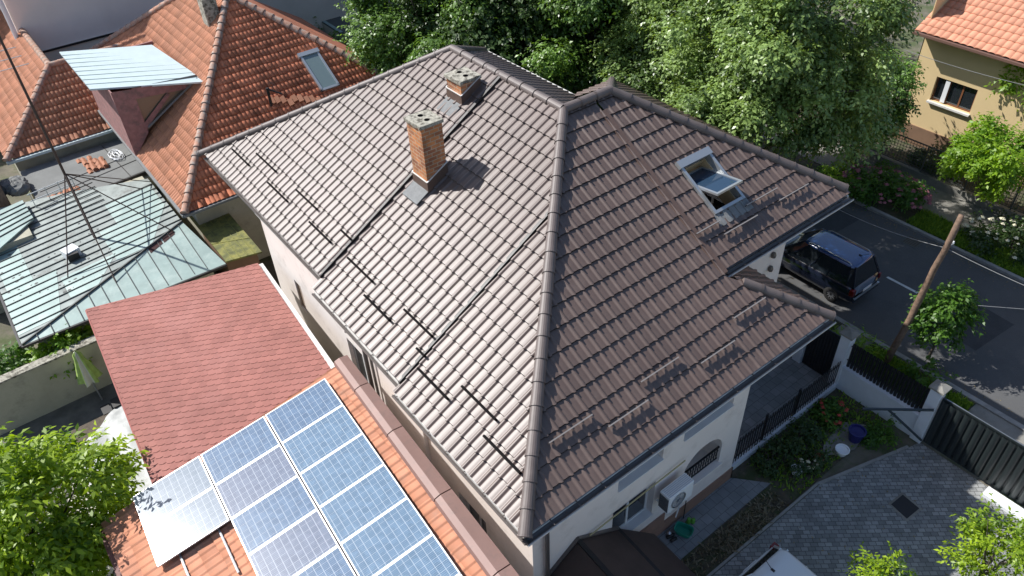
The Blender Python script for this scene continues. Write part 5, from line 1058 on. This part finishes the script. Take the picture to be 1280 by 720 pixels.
# further back
for i, (px, py, z_, r_, lb) in enumerate([(380, 15, -4.2, 1.8, 'low leafy bush in the garden behind the orange hip roof'), (420, 60, -4.0, 1.5, 'bush by the garden wall right of the orange hip roof')]):
    A_ = at(px, py, z_); shrub('garden_bush', lb, (A_.x, A_.y, GZ+r_*.6), r_, r_, r_*.6, 20, .5, 6000, .2, L_mid, 70+i)
m = MB(); a, b_ = at(350, -5, -4.6), at(455, 62, -4.6); d = (b_-a).normalized(); nn = Vector((-d.y, d.x, 0))
sh_ = thing('garden_shed', a.lerp(b_, .5), 'long dark shed roof with pale strips behind the orange hip roof', 'shed'); sh_.location.z = GZ
m.obox(a, b_-a, nn*1.3, (0, 0, .08)); m.build('roof', M_seam, sh_); m = MB(); m.obox(Vector((a.x, a.y, GZ)), b_-a, nn*1.2, (0, 0, -4.6-GZ)); m.build('wall', M_cream, sh_)
m = MB(); m.obox(a+(b_-a)*.05+Vector((0, 0, .1)), (b_-a)*.2, nn*.2, (0, 0, .03)); m.obox(a+(b_-a)*.55+Vector((0, 0, .1)), (b_-a)*.2, nn*.2, (0, 0, .03)); m.build('pale_strip', M_zinc, sh_)
gw = thing('garden_wall', at(425, 35, GZ), 'sunlit mossy garden wall beside the tall trees', 'wall'); a, b_ = at(400, 15, -4.6), at(440, 50, -4.6); d = b_-a
m = MB(); m.obox((a.x, a.y, GZ), d*1.2, Vector((d.y, -d.x, 0)).normalized()*.25, (0, 0, -4.6-GZ)); m.build('wall_body', mat('mossy_plaster', (.36, .36, .16), .9, var=.3, vscale=1.5), gw)

# ================================================================== YELLOW HOUSE ACROSS THE STREET
yh = thing('yellow_house', (34, -8, GZ), 'ochre yellow house with bright orange tiled roof across the street', 'house')
m = MB(); wall(m, (30.2, 8.9, GZ), (0, -1, 0), 34, -5.0, -.6, [(1.1, 3.0, -3.55, -2.4)], (-1, 0, 0), .18); m.box((30.21, -25, GZ), (30.25, 8.9, -5.0)); m.box((30.2, 8.86, GZ), (40, 8.9, 1.5)); m.build('wall', M_yel, yh)
m = MB(); m.box((30.14, -25, GZ), (30.199, 8.94, -4.98)); m.build('plinth', M_brn, yh)
yw_ = window(yh, (30.2, 8.9, 0), (0, -1, 0), (-1, 0, 0), (1.1, 3.0, -3.55, -2.4), dep=.12, panes=3, frm=mat('brown_frame', (.20, .08, .035), .5), sill=False)
m = MB(); m.box((30.05, 5.85, -3.64), (30.2, 7.85, -3.56)); m.build('sill', M_trimw, yh); m = MB(); m.box((30.24, 7.15, -3.5), (30.27, 7.35, -2.45)); m.build('curtain', M_white, yh)
tiles('tile_roof', [[(29.5, -25, -.45), (29.5, 9.1, -.45), (37, 9.1, 3.3), (37, -25, 3.3)]], (29.5, 9.1, -.45), (0, -1, 0), (1, 0, .5), .30, .42, .045, .03, mat('bright_orange_tile', (.56, .25, .155), .8, var=.08, vscale=1.2, tint=.10), yh, prof='clay', jitter=.004, res=5)
m = MB(); m.bar((29.42, -25, -.5), (29.42, 9.1, -.5), .14, .1); m.build('gutter', mat('brown_gutter', (.16, .09, .07), .5), yh)
m = MB(); m.box((29.5, -25, -.62), (30.2, 9.1, -.54)); m.build('soffit', M_brn, yh)
yf = thing('wire_fence', (27.45, 0, GZ), 'dark wire-mesh fence on a low pale concrete wall in front of the yellow house', 'fence')
m = MB(); m.box((27.35, -40, GZ), (27.6, 16, GZ+.42)); m.build('low_wall', M_side, yf)
m = MB(); y_ = -14
while y_ < 12: m.bar((27.47, y_, GZ+.4), (27.47, y_, GZ+1.75), .06, .06, (0, 1, 0)); y_ += 2.0
m.bar((27.47, -14, GZ+1.72), (27.47, 12, GZ+1.72), .04, .05); m.bar((27.47, -14, GZ+.52), (27.47, 12, GZ+.52), .04, .04); m.build('fence_frame', M_seam, yf)
m = MB(); y_ = -9
while y_ < 12: m.bar((27.47, y_, GZ+.5), (27.47, y_, GZ+1.72), .012, .018, (0, 1, 0)); y_ += .14
z_ = GZ+.6
while z_ < GZ+1.7: m.bar((27.47, -9, z_), (27.47, 12, z_), .012, .018); z_ += .14
m.build('wire_mesh', M_seam, yf)
sheet('front_yard', [(27.6, -40), (30.14, -40), (30.14, 30), (27.6, 30)], GZ+.02, M_soil)
shrub('front_shrub', 'brownish flowering shrub behind the wire fence of the yellow house', (28.4, 5.6, GZ+.6), .7, 1.3, .5, 14, .3, 2600, .14, L_drk, 44, blossoms=(M_flow_w, 24, .08))

# ================================================================== UTILITY POLE AND WIRES
up_ = thing('utility_pole', (16.0, .39, GZ), 'leaning weathered wooden utility pole beside the street fence', 'utility pole')
pt = at(1203, 269, -.3); pbse = Vector((16.0, .39, GZ))
m = MB(); rs = random.Random(8); pp = [pbse.lerp(pt, k/9)+Vector((rs.uniform(-.03, .03), rs.uniform(-.03, .03), 0)) for k in range(10)]; m.tube(pp, [.12, .115, .11, .11, .115, .10, .10, .095, .10, .08], 10); m.build('pole', M_woodp, up_, smooth=True)
m = MB(); q_ = pbse.lerp(pt, .8); m.bar(q_+Vector((.1, 0, 0)), q_+Vector((.28, -.05, .05)), .03, .03); m.lathe(tuple(q_+Vector((.28, -.05, .05))), [(0, 0), (.04, 0), (.05, .05), (.03, .1), (0, .1)], 8); m.build('insulator', M_white, up_)
def wire(a, b_, sag, label, r=.011):
    a, b_ = Vector(a), Vector(b_); m = MB(); m.tube([a.lerp(b_, k/16)-Vector((0, 0, sag*4*(k/16)*(1-k/16))) for k in range(17)], r, 5); tag(m.build('overhead_wire', M_wire), label, 'wire', 'overhead wires along the street')
zq = q_.z
wire(at(985, 225, zq), q_, .3, 'pale wire running from the roof corner side to the pole top'); wire(q_, at(1400, 405, zq), .1, 'pale wire running from the pole to the right edge')
wire(at(1223, 382, -3.0), at(1300, 388, -3.0), .0, 'short pale wire crossing the street right of the small kerb tree')
wire(at(1130, 62, 0), at(1400, 130, 0), .2, 'thin wire crossing in front of the yellow house wall')
# ================================================================== CARS
def car(name, label, loc, rz, paint, roofm, rails, L_=4.35, W_=1.80, H_=1.68, hood=True):
    t = thing(name, loc, label, 'car'); t.rotation_euler = (0, 0, rz); hw = W_/2
    st = [(-L_/2, .80, .42, .72), (-L_/2+.06, .94, .30, .97), (-L_/2+.35, .985, .24, 1.02), (-1.3, 1, .22, 1.02), (0, 1, .22, 1.0), (.95, 1, .22, .98), (1.35, .985, .24, .93), (L_/2-.28, .93, .26, .84), (L_/2-.06, .80, .32, .66), (L_/2, .68, .40, .55)]
    m = MB(); rings = []; prof = [(.86, 0), (1, .22), (1.0, .62), (.975, .92), (.90, 1.0), (.5, 1.025), (0, 1.03)]
    for y_, wf, zb, zt in st:
        ring = [(hw*wf*a, y_, zb+(zt-zb)*b_) for a, b_ in prof]; ring = [(-x_, yy, zz) for x_, yy, zz in ring][:-1]+ring[::-1]; rings.append(ring)
    n = len(rings[0])
    for r_ in rings: m.v += r_
    for i in range(len(rings)-1):
        for k in range(n): m.f.append((i*n+k, i*n+(k+1) % n, (i+1)*n+(k+1) % n, (i+1)*n+k)); m.m.append(0)
    m.f += [tuple(range(n)), tuple(range((len(rings)-1)*n, len(rings)*n))[::-1]]; m.m += [0, 0]; body = m.build('body', paint, t, local=True, smooth=True)
    # greenhouse
    bot = [(-.80*hw*1.1, -L_/2+.10), (.80*hw*1.1, -L_/2+.10), (.93*hw, -L_/2+.4), (.94*hw, .7), (.80*hw, 1.12), (-.80*hw, 1.12), (-.94*hw, .7), (-.93*hw, -L_/2+.4)]
    topz = H_-.07; tp = [(-.62*hw, -L_/2+.36), (.62*hw, -L_/2+.36), (.73*hw, -L_/2+.5), (.73*hw, .05), (.62*hw, .34), (-.62*hw, .34), (-.73*hw, .05), (-.73*hw, -L_/2+.5)]
    B_ = [Vector((x_, y_, 1.0)) for x_, y_ in bot]; T_ = [Vector((x_, y_, topz)) for x_, y_ in tp]; m = MB()
    for i in range(8): m.face([B_[i], B_[(i+1) % 8], T_[(i+1) % 8], T_[i]])
    m.build('window_glass', M_glass, t, local=True)
    for i in range(8): m = MB(); m.bar(B_[i], T_[i]+Vector((0, 0, .02)), .07, .05, (0, 1, .1)); m.build('pillar', paint, t, local=True)
    for f_ in (.33, .62):
        for sx in (3, 6):
            a, b_ = (B_[2].lerp(B_[3], f_), T_[2].lerp(T_[3], f_)) if sx == 3 else (B_[7].lerp(B_[6], f_), T_[7].lerp(T_[6], f_)); m = MB(); m.bar(a, b_, .07, .03, (0, 1, 0)); m.build('pillar', paint, t, local=True)
    m = MB(); nr = 6; ro = []
    for j, (sc, dz) in enumerate([(1.03, -.02), (1.0, .03), (.90, .062), (.6, .078), (.25, .082)]):
        cy = (tp[0][1]+tp[4][1])/2; ro.append([(x_*sc, cy+(y_-cy)*(1-(1-sc)*.7), topz+dz) for x_, y_ in tp])
    for r_ in ro: m.v += r_
    for i in range(4):
        for k in range(8): m.f.append((i*8+k, i*8+(k+1) % 8, (i+1)*8+(k+1) % 8, (i+1)*8+k)); m.m.append(0)
    m.f.append(tuple(32+k for k in range(8))); m.m.append(0); rf = m.build('roof', roofm, t, local=True, smooth=True)
    m = MB(); m.bar((.1, -L_/2+.62, topz+.07), (.12, -L_/2+.35, topz+.28), .012, .012); m.box((.07, -L_/2+.58, topz+.06), (.13, -L_/2+.68, topz+.10)); m.build('antenna', M_dark, t, local=True)
    if rails:
        for sx in (-1, 1):
            m = MB(); m.tube([(sx*.66*hw, -L_/2+.5, topz+.03), (sx*.66*hw, -L_/2+.62, topz+.10), (sx*.66*hw, .0, topz+.10), (sx*.66*hw, .15, topz+.03)], .018, 6); m.build('roof_rail', M_alu, t, local=True)
    for sx in (-1, 1):
        for y_ in (-L_/2+.82, L_/2-.85):
            m = MB(); b0 = [(0, 0)]; prof_ = [(.18, -.10), (.30, -.11), (.325, -.07), (.325, .07), (.30, .11), (.18, .10)]; nn_ = 20
            for r_, dx in prof_:
                for k in range(nn_): a = 2*math.pi*k/nn_; m.v.append((sx*(hw-.10)+dx, y_+r_*math.cos(a), .325+r_*math.sin(a)))
            for i in range(5):
                for k in range(nn_): m.f.append((i*nn_+k, i*nn_+(k+1) % nn_, (i+1)*nn_+(k+1) % nn_, (i+1)*nn_+k)); m.m.append(0)
            wh = m.build('wheel', M_tyre, t, local=True, smooth=True)
            m = MB(); xo = sx*(hw-.10)+sx*.085
            for k in range(10):
                a = 2*math.pi*k/10; m.add([(xo, y_+.03*math.cos(a-.9), .325+.03*math.sin(a-.9)), (xo, y_+.20*math.cos(a-.12), .325+.20*math.sin(a-.12)), (xo, y_+.20*math.cos(a+.12), .325+.20*math.sin(a+.12)), (xo, y_+.03*math.cos(a+.9), .325+.03*math.sin(a+.9))], [(0, 1, 2, 3)])
            rg = [[(xo-.0*sx, y_+r_*math.cos(2*math.pi*k/20), .325+r_*math.sin(2*math.pi*k/20)) for k in range(20)] for r_ in (.185, .215)]; b0 = len(m.v); m.v += rg[0]+rg[1]
            for k in range(20): m.f.append((b0+k, b0+(k+1) % 20, b0+20+(k+1) % 20, b0+20+k)); m.m.append(0)
            m.build('rim', M_rim, wh, local=True)
    for sx in (-1, 1):
        m = MB(); m.box((sx*hw*.93-.10, -L_/2-.005, .72), (sx*hw*.93+.02 if sx > 0 else sx*hw*.93+.10, -L_/2+.16, .98)); m.build('tail_light', M_red, t, local=True, bevel=.02)
        m = MB(); m.box((sx*hw*.78-.14, L_/2-.20, .60), (sx*hw*.78+.14, L_/2-.02, .76)); m.build('headlight', M_rim, t, local=True, bevel=.03)
        m = MB(); m.obox((sx*(hw-.02), .85, 1.0), (sx*.2, 0, 0), (0, .12, 0), (0, 0, .14)); m.build('wing_mirror', paint, t, local=True)
    m = MB(); m.box((-hw*.9, -L_/2-.05, .38), (hw*.9, -L_/2+.10, .56)); m.build('rear_bumper', paint, t, local=True, bevel=.03)
    m = MB(); m.box((-hw*.88, -L_/2-.06, .56), (hw*.88, -L_/2+.02, .59)); m.build('bumper_strip', M_alu, t, local=True)
    m = MB(); m.box((-.26, -L_/2-.03, .66), (.26, -L_/2-.01, .77)); m.build('number_plate', M_white, t, local=True)
    return t
car('parked_car', 'dark navy people carrier with silver roof rails parked on the street', (18.2, 4.95, GZ), 0, M_carb, M_carroof_sky, True, H_=1.78)
car('parked_car', 'white car parked on the grey courtyard paving, cut by the bottom edge', (5.95, -3.95, GZ), math.pi, M_carw, M_carw, False, H_=1.5)

# road details
dg = thing('road_grate', (23.0, 3.6, GZ), 'dark iron storm drain grate in the road by the far kerb', 'drain grate')
m = MB(); m.box((22.7, 3.3, GZ-.012), (23.4, 3.95, GZ-.002)); m.build('frame', M_seam, dg); m = MB()
for k in range(6): m.box((22.76, 3.36+k*.095, GZ-.001), (23.34, 3.40+k*.095, GZ+.004))
m.build('grate_bars', M_rust, dg)
rs = np.random.default_rng(77); N_ = 900; m = MB()
for i in range(N_):
    if i % 3: x_, y_, z_ = 23.7-abs(rs.normal())*.35, rs.uniform(-6, 12), GZ-.005
    elif i % 2: x_, y_, z_ = 16.78+abs(rs.normal())*.3, rs.uniform(-8, 8), GZ-.005
    else: x_, y_, z_ = rs.uniform(5, 13.6), rs.uniform(-6, -1.2), GZ+.008
    a = rs.uniform(0, 6.28); s_ = rs.uniform(.02, .05); c, d_ = math.cos(a)*s_, math.sin(a)*s_
    m.face([(x_, y_, z_), (x_+c-d_*.4, y_+d_+c*.4, z_+.006), (x_+2*c, y_+2*d_, z_), (x_+c+d_*.4, y_+d_-c*.4, z_+.004)])
tag(m.build('leaf_litter', mat('dry_leaf', (.20, .15, .07), .9, var=.5, vscale=8)), 'small fallen leaves scattered along the kerbs and paving', 'leaf litter', kind='stuff')
sheet('asphalt_patch', [(18.9, -1.2), (21.2, -1.4), (21.4, .6), (19.1, .7)], GZ-.008, mat('asphalt_patch', (.048, .05, .053), .92, var=.15, vscale=2, bump=.3, bscale=90, fine=.25))
sheet('asphalt_patch', [(20.9, 6.0), (22.9, 5.9), (23.0, 10), (21.0, 10.2)], GZ-.008, bpy.data.materials['asphalt_patch'])
